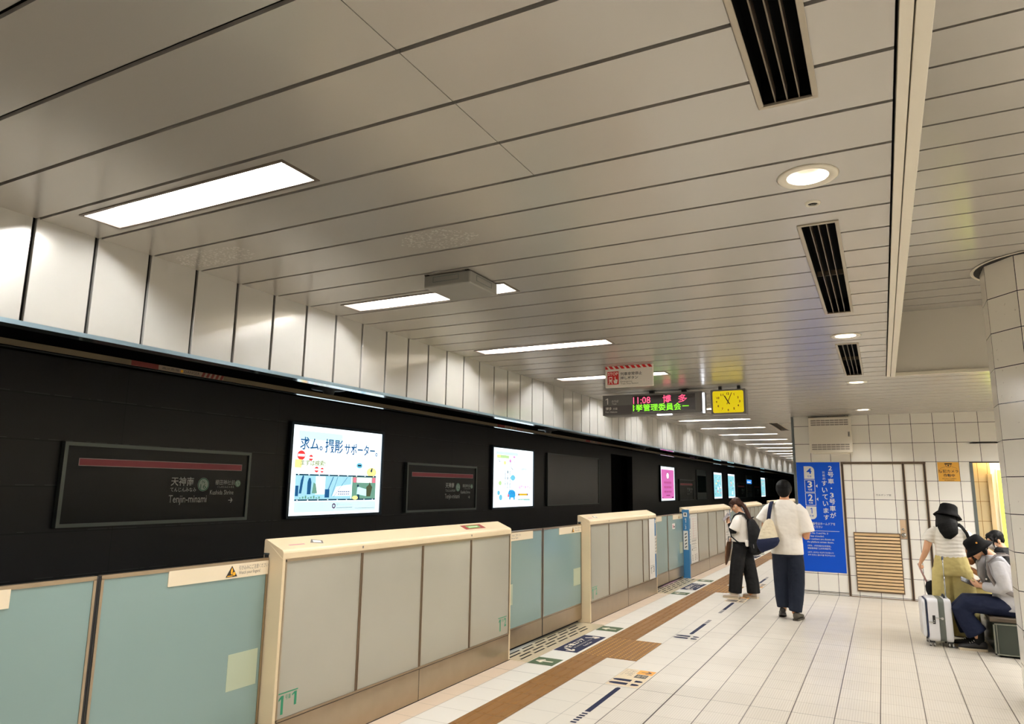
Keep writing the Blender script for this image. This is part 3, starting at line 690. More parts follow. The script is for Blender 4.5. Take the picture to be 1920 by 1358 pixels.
    if blue_right or blue_left:
        for (p, q) in ([(y0 + 0.052, y0 + 0.13)] if blue_left else []) + ([(y1 - 0.10, y1 - 0.02)] if blue_right else []):
            mb = MB().use('post_blue').plane((XD - 0.004, 0, 0), **fin); mb.slab(p, q, 0.25, 0.62, 0, 0.004); mb.slab(p, q, 0.90, 1.18, 0, 0.004); mb.use('poster_white'); mb.slab(p, q, 0.62, 0.90, 0, 0.004)
            mb.use('ink_dark')
            for i in range(5): mb.poly([(p + 0.015, 0.64 + i * 0.05), (q - 0.015, 0.66 + i * 0.05), (q - 0.015, 0.672 + i * 0.05), (p + 0.015, 0.652 + i * 0.05)], 0.005)
            mb.use('poster_white'); mb.rect(p + 0.02, q - 0.02, 1.10, 1.15, 0.005); o = mb.build('door_number_strip', t); o['label'] = 'blue and white strip'
    return t
def leaf(y0, y1, near_left, label, warn=True, extra=False):
    """sliding leaf; near_left: its free edge is at y1 (the leaf nearer the viewer)"""
    t = thing('sliding_door_leaf', label, 'sliding door', (0, 0, 0), 0, 'sliding leaves of the screen doors')
    xf = -3.430; a, b = (y0, y1 - 0.012) if near_left else (y0 + 0.012, y1)
    mb = MB().use('steel'); mb.box(-3.460, xf, a, b, 1.176, 1.196); mb.box(-3.460, xf, a, a + 0.014, 0.225, 1.18); mb.box(-3.460, xf, b - 0.014, b, 0.225, 1.18); mb.box(-3.460, xf, a, b, 0.222, 0.236)
    mb.build('frame', t)
    mb = MB().use('leaf_glass'); mb.box(-3.456, xf - 0.004, a + 0.013, b - 0.013, 0.235, 1.177); mb.build('glass_panel', t)
    mb = MB().use('steel'); mb.box(-3.460, xf - 0.001, a, b, 0.045, 0.219); mb.build('kick_plate', t)
    mb = MB().use('black_rubber'); e = (b, b + 0.011) if near_left else (a - 0.011, a); mb.box(-3.458, xf - 0.003, *e, 0.045, 1.194); mb.build('edge_seal', t)
    fr = dict(O=(xf - 0.004, 0, 0), U=(0, 1, 0), V=(0, 0, 1), N=(1, 0, 0))
    mb = MB().use('sticker_cream').plane(**fr)
    if near_left: p, q = a, a + 0.72
    else: p, q = b - 0.70, b
    mb.slab(p, q, 1.098, 1.180, 0, 0.0045); o = mb.build('warning_strip', t); o['label'] = 'cream strip with finger warning'
    mb = MB().plane(**fr); fv = (p + 0.375) if not near_left else (p + 0.10)
    mb.use('ink_black'); mb.poly([(fv, 1.108), (fv + 0.085, 1.108), (fv + 0.0425, 1.172)], 0.006)
    mb.use('warn_yellow'); mb.rect(fv + 0.012, fv + 0.05, 1.112, 1.117, 0.007); mb.poly([(fv + 0.036, 1.125), (fv + 0.046, 1.12), (fv + 0.05, 1.145), (fv + 0.043, 1.162), (fv + 0.034, 1.145)], 0.007); mb.disc(fv + 0.060, 1.125, 0.011, d=0.007, n=8)
    mb.use('ink_grey'); mb.txt('引き込みにご注意ください', fv + 0.095, fv + 0.32, 1.142, 1.168, 0.006); mb.txt('Watch your fingers!', fv + 0.095, fv + 0.26, 1.112, 1.136, 0.006); mb.build('lettering', o)
    mb = MB().use('frost_patch').plane(**fr); (p, q) = (b - 0.255, b - 0.035) if not near_left else (a + 0.035, a + 0.255)
    mb.slab(p, q, 0.465, 0.668, 0, 0.0012); mb.build('frosted_patch', t)
    if extra:
        mb = MB().use('poster_white').plane(**fr); mb.slab(b - 0.75, b - 0.56, 0.93, 1.03, 0, 0.002); mb.use('pink_ink'); mb.rect(b - 0.73, b - 0.64, 0.95, 1.01, 0.003); mb.use('ink_dark'); mb.rect(b - 0.66, b - 0.58, 0.955, 0.985, 0.0032); mb.build('sticker', t)
    return t
G1 = [4.088, 4.845, 5.605]
housing(-1.93, 1.105, [-1.17, -0.41, 0.35], 'screen door housing nearest the viewer at the far left edge', marks=[(0.88, 0.400, 1.0, '1', '1')])
housing(3.326, 6.378, G1, 'nearest screen door housing in full view, numbered 1-1 and 1-2', marks=[(3.365, 0.392, 1.0, '1', '1'), (6.145, 0.412, 1.0, '1', '2')])
housing(8.528, 11.50, [9.24, 10.02, 10.76, 11.07], 'second screen door housing in view, white panel at its right end', marks=[(8.60, 0.412, 1.15, '1', '2')], blue_right=True)
housing(13.68, 17.93, [14.45, 15.40, 16.25, 17.13], 'third screen door housing, with a blue end post and posters', posters=[(13.83, 14.42), (17.20, 17.80)], blue_left=('1', '3'), blue_right=True)
HS = [(20.09, 23.06), (25.28, 28.26), (30.48, 33.46), (35.66, 39.9)]
for i, (a, b) in enumerate(HS):
    n_ = 4; mu = [a + (b - a) * k / n_ for k in range(1, n_)]
    housing(a, b, mu, '%s screen door housing from the viewer, small in the distance' % ORD[i + 4], blue_left=('1', '4') if i == 0 else None)
ft = bpy.data.objects.get('timetable_poster')
# plain white panel at the right end of the second housing
h2 = [o for o in COL.objects if o.name.startswith('screen_door_housing') and o.get('label', '').startswith('second')][0]
mb = MB().use('poster_white').plane((XD - 0.006, 0, 0), (0, 1, 0), (0, 0, 1), (1, 0, 0)); mb.slab(11.085, 11.385, 0.255, 1.178, 0, 0.008); o = mb.build('white_panel', h2); o['label'] = 'plain white panel'
mb = MB().use('ink_dark').plane((XD + 0.003, 0, 0), (0, 1, 0), (0, 0, 1), (1, 0, 0)); mb.rect(11.13, 11.34, 0.452, 0.456); mb.txt('1', 11.14, 11.18, 0.33, 0.435); mb.txt('号車', 11.20, 11.25, 0.415, 0.44); mb.txt('3', 11.27, 11.33, 0.35, 0.44); mb.build('car_number', o)
DOORS = [(1.105, 3.326, 2.232), (6.378, 8.528, 7.363), (11.50, 13.68, 12.60), (17.93, 20.09, 19.0)] + [(HS[i][1], HS[i + 1][0], (HS[i][1] + HS[i + 1][0]) / 2) for i in range(len(HS) - 1)]
for i, (a, b, c_) in enumerate(DOORS):
    w_ = ['at the far left', 'of the first doorway past the numbered housing', 'of the doorway before the blue post', 'of the doorway beyond the blue post housing'][i] if i < 4 else 'of the %s doorway, far away' % ORD[i]
    leaf(a + 0.009, c_, True, 'left glass sliding leaf ' + w_); leaf(c_, b - 0.009, False, 'right glass sliding leaf ' + w_, extra=(i == 2))
# ------------------------------------------------------------------ thresholds and floor marks
mat('plate_metal', (216, 200, 168), rough=0.2, metal=0.2)
mat('tactile', (124, 86, 40), rough=0.6, spec=0.3, noise=(7, 0.10))
mat('tactile_dot', (176, 132, 70), rough=0.5)
mat('mark_navy', (26, 31, 56), rough=0.7, spec=0.15); mat('mark_green', (74, 88, 62), rough=0.7, spec=0.2); mat('mark_white', (226, 214, 190), rough=0.5)
mat('mark_beige', (214, 194, 160), rough=0.5); mat('mark_orange', (222, 150, 36), rough=0.5)
def plate(a, b, label):
    t = thing('threshold_plate', label, 'threshold plate', (0, 0, 0), 0, 'slotted threshold plates')
    mb = MB().use('plate_metal'); mb.box(-3.49, -3.135, a + 0.004, b - 0.004, 0.0, 0.003)
    mb.build('plate', t)
    mb = MB().use('void_black').plane((0, 0, 0.0034), (1, 0, 0), (0, 1, 0))
    for r_ in range(4):
        x = -3.230 - r_ * 0.062; y = a + 0.06 + (r_ % 2) * 0.10
        while y + 0.24 < b - 0.04: mb.rect(x - 0.011, x + 0.011, y, y + 0.245); y += 0.305
    mb.build('slots', t)
for i, (a, b, c_) in enumerate(DOORS[:4]):
    plate(a, b, 'slotted metal threshold plate in front of the %s' % ['leftmost doorway', 'first doorway past the numbered housing', 'doorway before the blue post', 'doorway beyond the blue post housing'][i])
def arrow(mb, u, v, l, w_, d, ang=0.0):
    """arrow pointing along -u rotated by ang"""
    c_, s_ = math.cos(ang), math.sin(ang)
    R_ = lambda a, b: (u + a * c_ - b * s_, v + a * s_ + b * c_)
    mb.seg(R_(l / 2, 0), R_(-l / 2 + w_ * 0.3, 0), w_, d)
    for s in (-1, 1): mb.seg(R_(-l / 2, 0), R_(-l / 2 + l * 0.42, s * l * 0.30), w_, d)
FL = dict(O=(0, 0, 0.0012), U=(1, 0, 0), V=(0, 1, 0))
def green_mark(y, label):
    mb = MB().use('mark_green').plane(**FL); mb.slab(-3.125, -2.865, y, y + 0.275, -0.001, 0.0)
    t = thing('arrow_sticker', label, 'floor sticker', (0, 0, 0), 0, 'green arrow stickers on the floor'); mb.build('sticker', t)
    mb = MB().use('mark_white').plane(**FL); arrow(mb, -3.0, y + 0.137, 0.17, 0.032, 0.0006); mb.build('arrow', t)
def navy_mark(y, label):
    t = thing('exit_area_sticker', label, 'floor sticker', (0, 0, 0), 0, 'navy stickers on the floor before the doors')
    mb = MB().use('mark_navy').plane(**FL); mb.slab(-3.128, -2.868, y, y + 0.865, -0.001, 0.0); mb.build('sticker', t)
    mb = MB().use('mark_white').plane(**FL)
    arrow(mb, -2.995, y + 0.10, 0.16, 0.026, 0.0006, PI * 0.82); arrow(mb, -2.995, y + 0.765, 0.16, 0.026, 0.0006, PI * 1.18)
    mb.build('arrows', t)
    # lettering read from the platform, lines running along the edge
    mb = MB().use('mark_white').plane((-2.868, y, 0.0018), (0, 1, 0), (-1, 0, 0))
    mb.txt('降車エリア', 0.185, 0.655, 0.145, 0.225, 0, 0.03); mb.txt('降りる方のために空けてください', 0.20, 0.70, 0.095, 0.122, 0); mb.txt('Keep Clear', 0.34, 0.56, 0.035, 0.072, 0, 0.01); mb.build('lettering', t)
names4 = ['at the first doorway past the numbered housing', 'at the doorway before the blue post', 'at the doorway beyond the blue post housing']
for i, y in enumerate((6.364, 11.53, 17.0 + 0.92)):
    green_mark(y, 'green arrow floor sticker on the near side, ' + names4[i]); green_mark(y + 1.826, 'green arrow floor sticker on the far side, ' + names4[i]); navy_mark(y + 0.622, 'navy waiting-area floor sticker ' + names4[i])
t = thing('tactile_paving', 'long brown tactile paving strip running along the platform', 'tactile paving')
mb = MB().use('tactile'); mb.box(-2.828, -2.535, YA, YZ, 0.0, 0.004)
for k in range(-8, 60):     # guide bars, four to a tile
    y = Y0 + k * TY
    if any(a < y + 0.1 < a + 0.92 for a in (6.95, 12.12, 18.5)): continue
    for q in range(4):
        x = -2.79 + q * 0.073; mb.add([(x - 0.016, y + 0.012, 0.004), (x + 0.016, y + 0.012, 0.004), (x + 0.016, y + TY - 0.012, 0.004), (x - 0.016, y + TY - 0.012, 0.004), (x - 0.012, y + 0.018, 0.0085), (x + 0.012, y + 0.018, 0.0085), (x + 0.012, y + TY - 0.018, 0.0085), (x - 0.012, y + TY - 0.018, 0.0085)], [(4, 5, 6, 7), (0, 1, 5, 4), (1, 2, 6, 5), (2, 3, 7, 6), (3, 0, 4, 7)])
mb.build('strip', t)
mb = MB().use('dark_gap').plane((0, 0, 0.0044), (1, 0, 0), (0, 1, 0))
for k in range(-20, 60): mb.rect(-2.828, -2.535, Y0 + k * TY - 0.0012, Y0 + k * TY + 0.0012)
mb.build('joints', t)
def studs(x0, nx, y, name, parent):
    mb = MB().use('tactile_dot'); mb.smooth = True
    for a in range(nx):
        for b in range(17):
            x = x0 + a * 0.0535; yy = y + 0.027 + b * 0.0532
            mb.loft([((x, yy, 0.0038), (0.0115, 0, 0), (0, 0.0115, 0)), ((x, yy, 0.0085), (0.007, 0, 0), (0, 0.007, 0))], 8)
    mb.build(name, parent)
for i, y in enumerate((6.955, 12.12, 18.51)):
    tb = thing('tactile_block', 'brown dotted tactile block beside the strip, ' + names4[i], 'tactile paving', (0, 0, 0), 0, 'dotted tactile blocks at the doors')
    mb = MB().use('tactile'); mb.box(-2.534, -2.236, y, y + 0.905, 0.0, 0.004); mb.build('tiles', tb)
    studs(-2.510, 6, y, 'studs', tb); studs(-2.80, 5, y, 'studs', t)
def foot(mb, u, v, s, d):
    P_ = [(0.0, -0.028), (0.04, -0.036), (0.16, -0.034), (0.16, 0.034), (0.05, 0.034), (0.0, 0.022), (-0.02, 0.0)]
    mb.poly([(u + a * s, v + b) for a, b in P_], d)
    mb.poly([(u + a * s, v + b) for a, b in [(0.195, -0.030), (0.235, -0.030), (0.262, -0.018), (0.27, 0.0), (0.262, 0.018), (0.235, 0.030), (0.195, 0.030)]], d)
def queue_mark(yf, flip, label, orange=True):
    """foot marks with a navy queue line; yf = the tile edge, flip = line on the far side"""
    t = thing('footprint_sticker', label, 'floor sticker', (0, 0, 0), 0, 'footprint stickers where the queues stand')
    s = -1 if flip else 1
    V = (0, s, 0)
    fr = dict(O=(0, yf, 0.0012), U=(1, 0, 0), V=V, N=(0, 0, 1))
    if orange:
        mb = MB().use('mark_beige').plane(**fr); mb.slab(-2.228, -1.942, 0.015, 0.60, -0.001, 0.0); mb.build('sticker', t)
    mb = MB().use('mark_navy').plane(**fr); foot(mb, -2.205, 0.092, 0.93, 0.0006); foot(mb, -2.205, 0.205, 0.93, 0.0006); mb.build('footprints', t)
    if orange:
        mb = MB().plane(**fr).use('mark_orange'); mb.rect(-2.092, -1.945, 0.455, 0.598, 0.0006); mb.use('ink_black'); mb.rect(-2.075, -1.968, 0.325, 0.440, 0.0006)
        q = (-2.018, 0.527); mb.seg((q[0] - 0.045, q[1]), (q[0] + 0.040, q[1]), 0.016, 0.0012); mb.seg((q[0] + 0.045, q[1]), (q[0] + 0.006, q[1] + 0.046), 0.016, 0.0012); mb.seg((q[0] + 0.045, q[1]), (q[0] + 0.006, q[1] - 0.046), 0.016, 0.0012)
        mb.use('mark_beige'); mb.txt('並列', -2.065, -1.98, 0.345, 0.42, 0.0012); o = mb.build('orange_sign', t)
        mb = MB().use('ink_grey').plane((0, yf, 0.0018), (0, s, 0), (-1, 0, 0), (0, 0, 1))
        if not flip: mb.txt('3列で', 0.36, 0.56, 2.105, 2.15, 0); mb.txt('ならぶ', 0.40, 0.58, 2.155, 2.185, 0); mb.txt('Please line up here', 0.36, 0.57, 2.195, 2.21, 0)
        if mb.v: mb.build('lettering', t)
    t2 = thing('queue_line', label.replace('footprint floor sticker', 'navy queue line taped on the floor'), 'floor sticker', (0, 0, 0), 0, 'navy queue lines on the floor')
    fr['O'] = (0, yf, 0.0008)
    mb = MB().use('mark_navy').plane(**fr); mb.poly([(-2.104, -0.07), (-2.094, -0.04), (-2.072, -0.04), (-2.060, -0.07), (-2.056, -0.78), (-2.101, -0.78)], 0.0)
    for k in range(5): mb.rect(-2.101, -2.056, -0.845 - k * 0.055, -0.815 - k * 0.055, 0.0)
    mb.build('tape', t2)
queue_mark(6.045, False, 'footprint floor sticker with an orange arrow, nearest the viewer')
queue_mark(8.485, True, 'footprint floor sticker without orange, beyond the dotted block', orange=False)
queue_mark(11.215, False, 'footprint floor sticker under the woman with the backpack')
queue_mark(13.66, True, 'footprint floor sticker beyond the woman with the backpack')
# ================================================================== track wall boards
mat('board_black', (15, 18, 19), rough=0.35, spec=0.25)
mat('board_frame', (110, 118, 114), rough=0.4, metal=0.4)
mat('board_grey', (92, 90, 92), rough=0.35)
mat('line_pink', (206, 100, 112), rough=0.5); mat('line_pale', (240, 210, 210), rough=0.5)
mat('ink_pale', (246, 252, 248), rough=0.5); mat('ink_green', (30, 130, 96), rough=0.5); mat('disc_pale', (225, 245, 235), rough=0.5)
mat('ad_frame', (34, 52, 66), rough=0.3, metal=0.3)
mat('ad_white', (240, 250, 255), emit=AD, ergb=(236, 250, 255))
mat('ad_cyan', (150, 226, 240), emit=AD * 0.62, ergb=(160, 232, 244))
mat('ad_pink', (226, 110, 190), emit=AD * 0.55, ergb=(240, 120, 200))
em('a_navy', (44, 100, 150), 0.85); em('a_red', (240, 70, 70), 1.0); em('a_olive', (128, 142, 20), 0.8); em('a_strip', (168, 224, 240), 1.05); em('a_sky', (120, 205, 235), 1.0); em('a_yellow', (255, 236, 150), 1.2)
em('a_dark', (50, 84, 104), 0.7); em('a_blue', (56, 170, 235), 1.0); em('a_grey', (150, 160, 170), 0.8); em('a_green', (120, 170, 150), 0.9); em('a_pale', (206, 240, 246), 1.2); em('a_coat', (96, 104, 76), 0.7)
em('a_magenta', (222, 150, 215), 1.0); em('a_lime', (190, 225, 160), 1.1); em('a_purple', (110, 60, 110), 0.6); em('a_white', (255, 255, 255), 1.4); em('a_rose', (240, 130, 150), 1.0); em('a_ochre', (225, 180, 40), 1.0)
TW = lambda y0, z0: dict(O=(XW, y0, z0), U=(0, 1, 0), V=(0, 0, 1), N=(1, 0, 0))
def station_sign(y0, label, w=1.955, h=0.70, z0=1.272):
    t = thing('station_name_sign', label, 'sign', (0, 0, 0), 0, 'dark station name signs across the track'); fr = TW(y0, z0)
    mb = MB().use('board_black').plane(**fr); mb.slab(0.02, w - 0.02, 0.02, h - 0.02, 0, 0.035); mb.build('board', t)
    mb = MB().use('board_frame').plane(**fr); mb.frame(0, w, 0, h, 0.030, 0, 0.05); mb.build('frame', t)
    mb = MB().plane(**fr).use('line_pale'); mb.rect(0.135, 1.850, 0.505, 0.570, 0.036); mb.use('line_pink'); mb.rect(0.141, 1.844, 0.511, 0.564, 0.037); mb.build('line_band', t)
    mb = MB().use('ink_pale').plane(**fr)
    mb.txt('天神南', 1.025, 1.275, 0.345, 0.430, 0.037, 0.01); mb.txt('てんじんみなみ', 1.025, 1.310, 0.290, 0.330, 0.037); mb.txt('Tenjin-minami', 1.015, 1.440, 0.165, 0.258, 0.037)
    mb.txt('櫛田神社前', 1.530, 1.772, 0.358, 0.410, 0.037); mb.txt('くしだじんじゃまえ', 1.560, 1.768, 0.328, 0.350, 0.037); mb.txt('Kushida Shrine', 1.475, 1.765, 0.262, 0.308, 0.037)
    mb.seg((1.705, 0.205), (1.755, 0.205), 0.008, 0.037); mb.seg((1.757, 0.205), (1.735, 0.228), 0.008, 0.037); mb.seg((1.757, 0.205), (1.735, 0.182), 0.008, 0.037); mb.build('lettering', t)
    for (u, v, r, a, b) in ((1.388, 0.360, 0.066, 'N', '16'), (1.812, 0.375, 0.036, 'N', '17')):
        mb = MB().plane(**fr); mb.use('disc_pale'); mb.disc(u, v, r, d=0.037); mb.use('ink_green'); mb.ring(u, v, r * 0.82, r * 0.95, 0.038); mb.txt(a, u - r * 0.22, u + r * 0.22, v + r * 0.16, v + r * 0.62, 0.038); mb.txt(b, u - r * 0.5, u + r * 0.5, v - r * 0.62, v + r * 0.06, 0.038); mb.build('station_number', t)
    return t
for y0, lb in ((3.452, 'nearest and largest dark station name sign across the track'), (8.222, 'second dark station name sign, between the two white posters'), (23.47, 'third dark station name sign, just right of the pink poster'), (34.13, 'small dark station name sign left of the blue and white panel'), (38.88, 'small dark station name sign right of the blue and white panel')):
    station_sign(y0, lb)
def lightbox(y0, label, w=1.64, h=1.035, z0=1.292, face='ad_white', group='backlit posters across the track'):
    t = thing('backlit_poster', label, 'poster', (0, 0, 0), 0, group); fr = TW(y0, z0)
    mb = MB().use('ad_frame').plane(**fr); mb.frame(-0.035, w + 0.035, -0.035, h + 0.035, 0.035, 0, 0.05); mb.build('frame', t, bevel=0.004, segs=1)
    mb = MB().use(face).plane(**fr); mb.slab(0, w, 0, h, 0, 0.030); mb.build('light_panel', t)
    return t, fr
# --- film support poster
t, fr = lightbox(6.00, 'large backlit white poster with a film strip, left of the second station sign')
mb = MB().plane(**fr); D = 0.032
mb.use('a_pale'); mb.rect(0.10, 0.85, 0.88, 0.975, D); mb.rect(0.09, 1.56, 0.035, 0.155, D)
mb.use('a_navy'); mb.txt('求ム。', 0.125, 0.50, 0.755, 0.905, D + 0.001, 0.015); mb.txt('撮影', 0.545, 0.865, 0.735, 0.905, D + 0.001, 0.015); mb.txt('サポーター。', 0.895, 1.555, 0.730, 0.875, D + 0.001, 0.015); mb.build('headline', t)
mb = MB().plane(**fr)
mb.use('a_red'); mb.disc(0.155, 0.688, 0.065, 0.055, D); mb.disc(0.315, 0.665, 0.035, 0.035, D); mb.disc(0.42, 0.53, 0.036, 0.034, D); mb.disc(0.515, 0.525, 0.030, 0.030, D)
mb.use('a_white'); mb.rect(0.10, 0.21, 0.675, 0.703, D + 0.001); mb.rect(0.283, 0.347, 0.655, 0.676, D + 0.001); mb.rect(0.39, 0.45, 0.520, 0.542, D + 0.001); mb.rect(0.488, 0.542, 0.515, 0.535, D + 0.001)
mb.use('a_yellow'); mb.rect(0.06, 0.17, 0.545, 0.64, D); mb.disc(1.45, 0.52, 0.10, 0.06, D)
mb.use('a_olive'); mb.txt('まずは検索!', 0.155, 0.565, 0.570, 0.640, D + 0.001, 0.01)
mb.use('a_sky'); mb.disc(1.20, 0.60, 0.06, 0.035, D); mb.use('a_dark'); mb.poly([(1.42, 0.535), (1.455, 0.515), (1.47, 0.57), (1.455, 0.58)], D + 0.001); mb.rect(1.165, 1.235, 0.59, 0.612, D + 0.001)
mb.build('artwork', t)
mb = MB().plane(**fr); z0, z1 = 0.165, 0.475
mb.use('a_strip'); mb.rect(0.085, 1.06, z0, z1, D); mb.use('a_green'); mb.rect(1.075, 1.545, z0, z1, D)
mb.use('a_dark'); mb.rect(0.085, 1.545, z0, z0 + 0.018, D + 0.001); mb.rect(0.085, 1.545, z1 - 0.018, z1, D + 0.001)
mb.use('a_white')
for k in range(9): mb.rect(0.12 + k * 0.17, 0.14 + k * 0.17, z0 + 0.005, z0 + 0.013, D + 0.002); mb.rect(0.12 + k * 0.17, 0.14 + k * 0.17, z1 - 0.013, z1 - 0.005, D + 0.002)
mb.rect(0.42, 0.58, 0.24, 0.45, D + 0.001); mb.rect(1.16, 1.46, 0.385, 0.45, D + 0.001); mb.poly([(0.78, 0.33), (1.05, 0.36), (1.05, 0.22), (0.72, 0.22)], D + 0.001)
mb.use('a_navy')   # figures and cranes of the left and middle frames
mb.poly([(0.15, 0.25), (0.19, 0.25), (0.22, 0.45), (0.20, 0.46), (0.17, 0.40)], D + 0.002); mb.poly([(0.28, 0.24), (0.34, 0.24), (0.345, 0.38), (0.33, 0.43), (0.30, 0.43), (0.28, 0.38)], D + 0.002)
mb.seg((0.60, 0.22), (0.72, 0.45), 0.012, D + 0.002); mb.seg((0.70, 0.22), (0.80, 0.45), 0.006, D + 0.002); mb.seg((0.74, 0.21), (0.98, 0.45), 0.006, D + 0.002); mb.rect(0.58, 0.66, 0.20, 0.30, D + 0.002); mb.rect(0.09, 0.14, 0.22, 0.34, D + 0.002)
for k in range(6): mb.rect(0.82 + k * 0.036, 0.845 + k * 0.036, 0.265, 0.278, D + 0.002); mb.rect(0.82 + k * 0.036, 0.845 + k * 0.036, 0.235, 0.246, D + 0.002)
mb.use('a_green'); mb.poly([(0.36, 0.25), (0.45, 0.25), (0.42, 0.36), (0.38, 0.38)], D + 0.0015)
for k in range(8): mb.rect(0.16 + k * 0.045, 0.185 + k * 0.045, 0.19, 0.205 + 0.01 * (k % 3), D + 0.002)
mb.use('a_rose'); mb.rect(1.09, 1.15, 0.385, 0.45, D + 0.002); mb.rect(1.47, 1.535, 0.385, 0.45, D + 0.002)
mb.use('a_coat'); mb.poly([(1.36, 0.21), (1.44, 0.21), (1.475, 0.33), (1.44, 0.36), (1.42, 0.40), (1.40, 0.36), (1.355, 0.33)], D + 0.003)
mb.use('a_pale'); mb.poly([(1.17, 0.24), (1.36, 0.215), (1.36, 0.30), (1.18, 0.335)], D + 0.002); mb.use('a_dark'); mb.disc(1.185, 0.345, 0.018, d=0.035); mb.poly([(1.19, 0.18), (1.23, 0.18), (1.22, 0.24), (1.18, 0.24)], D + 0.002)
mb.use('a_yellow'); mb.disc(1.14, 0.195, 0.055, 0.025, D + 0.003); mb.build('film_strip', t)
mb = MB().plane(**fr); mb.use('a_purple'); mb.ring(0.755, 0.10, 0.016, 0.032, D + 0.001); mb.use('a_grey'); mb.txt('福岡フィルムコミッション', 0.80, 1.09, 0.100, 0.130, D + 0.001); mb.rect(0.80, 1.10, 0.073, 0.080, D + 0.001); mb.rect(1.15, 1.54, 0.062, 0.068, D + 0.001); mb.build('footer', t)
# --- zoo poster
t, fr = lightbox(10.745, 'backlit white poster with a blue animal at the bottom, left of the blank grey panel', w=1.60)
mb = MB().plane(**fr)
mb.use('a_pale'); mb.rect(0.10, 0.95, 0.92, 0.975, D); mb.rect(1.20, 1.50, 0.09, 0.14, D)
mb.use('a_lime'); mb.rect(0.14, 0.60, 0.86, 0.915, D); mb.disc(0.27, 0.42, 0.06, 0.04, D); mb.use('a_yellow'); mb.disc(0.44, 0.78, 0.05, 0.035, D); mb.rect(0.16, 0.28, 0.88, 0.91, D + 0.001)
mb.use('a_magenta'); mb.disc(0.65, 0.82, 0.04, 0.03, D); mb.rect(0.76, 0.84, 0.88, 0.91, D); mb.use('a_grey')
for a, b in (((0.65, 0.80), (0.68, 0.70)), ((0.68, 0.70), (0.76, 0.66)), ((0.78, 0.86), (0.82, 0.78)), ((0.20, 0.86), (0.22, 0.80)), ((0.22, 0.80), (0.27, 0.80))): mb.seg(a, b, 0.014, D + 0.001)
mb.use('a_sky'); mb.disc(0.76, 0.52, 0.09, 0.05, D); mb.disc(0.30, 0.17, 0.06, 0.05, D); mb.disc(0.22, 0.25, 0.05, 0.04, D)
mb.use('a_blue'); mb.poly([(0.56, 0.22), (0.60, 0.28), (0.68, 0.305), (0.78, 0.30), (0.85, 0.27), (0.87, 0.20), (0.84, 0.17), (0.84, 0.125), (0.79, 0.125), (0.78, 0.165), (0.68, 0.165), (0.67, 0.13), (0.62, 0.13), (0.62, 0.175)], D + 0.001)
mb.use('a_rose'); mb.disc(0.585, 0.20, 0.035, 0.03, D + 0.0015); mb.use('a_navy')
for k in range(5): mb.disc(0.68 + 0.035 * k, 0.24 + 0.02 * (k % 2), 0.008, 0.010, D + 0.002, 8)
mb.build('artwork', t)
mb = MB().plane(**fr).use('a_dark')
for (u, s) in ((0.62, 'どうぶつのうち'), (0.53, '思い出したら'), (0.44, 'こうなった。')):
    for k, ch in enumerate(s): mb.line_txt(ch, u, 0.60 - k * 0.054, 0.054, D + 0.001, 0.03)
mb.txt('本物を見て', 1.10, 1.36, 0.66, 0.705, D + 0.001); mb.txt('コーフンしよう', 1.08, 1.42, 0.58, 0.625, D + 0.001)
mb.use('a_magenta'); mb.txt('福岡市動物園', 0.98, 1.50, 0.315, 0.385, D + 0.001, 0.02); mb.use('a_ochre'); mb.rect(1.02, 1.34, 0.20, 0.235, D + 0.001); mb.use('a_purple'); mb.rect(0.97, 1.02, 0.20, 0.235, D + 0.001); mb.rect(1.34, 1.38, 0.20, 0.235, D + 0.001)
mb.use('a_green')
for k in range(9): mb.rect(0.97 + k * 0.055, 1.01 + k * 0.055, 0.118, 0.138, D + 0.001)
mb.build('lettering', t)
# --- pink poster
t, fr = lightbox(21.25, 'backlit bright pink poster across the track')
mb = MB().use('ad_pink').plane(**fr); mb.slab(0.10, 1.54, 0.06, 0.95, 0.030, 0.034); mb.build('pink_sheet', t)
mb = MB().plane(**fr).use('a_white'); mb.disc(0.80, 0.76, 0.14, 0.10, 0.036); mb.use('a_purple'); mb.ring(0.80, 0.76, 0.09, 0.105, 0.037, sx=1.5)
for s in (-1, 1): mb.seg((0.80 + s * 0.05, 0.86), (0.80 + s * 0.10, 0.91), 0.018, 0.036)
for r_ in range(3):
    for k in range(7):
        u = 0.38 + k * 0.125; mb.rect(u, u + 0.075, 0.55 - r_ * 0.14, 0.565 - r_ * 0.14, 0.036); mb.rect(u + 0.02, u + 0.04, 0.51 - r_ * 0.14, 0.60 - r_ * 0.14, 0.036); mb.rect(u + 0.055, u + 0.07, 0.50 - r_ * 0.14, 0.55 - r_ * 0.14, 0.036)
mb.rect(0.60, 1.05, 0.15, 0.17, 0.036); mb.rect(1.25, 1.48, 0.08, 0.11, 0.036); mb.rect(0.14, 0.26, 0.08, 0.10, 0.036); mb.build('artwork', t)
for (y0, lb, sd) in ((28.91, 'backlit pale blue poster, first right of the tall mirror panel', 1), (31.85, 'backlit pale blue poster, second right of the tall mirror panel', 2), (41.30, 'backlit pale blue poster left of the far grey panel', 3)):
    t, fr = lightbox(y0, lb); rd = random.Random(sd)
    mb = MB().use('ad_cyan').plane(**fr); mb.slab(0.10, 1.54, 0.06, 0.96, 0.030, 0.033); mb.build('blue_sheet', t)
    mb = MB().plane(**fr)
    for k in range(26):
        mb.use(rd.choice(['a_white', 'a_sky', 'a_green', 'a_pale', 'a_rose', 'a_yellow', 'a_grey'])); u, v = rd.uniform(0.18, 1.40), rd.uniform(0.12, 0.88); mb.rect(u, u + rd.uniform(0.04, 0.22), v, v + rd.uniform(0.015, 0.07), 0.034 + k * 0.00005)
    mb.build('artwork', t)
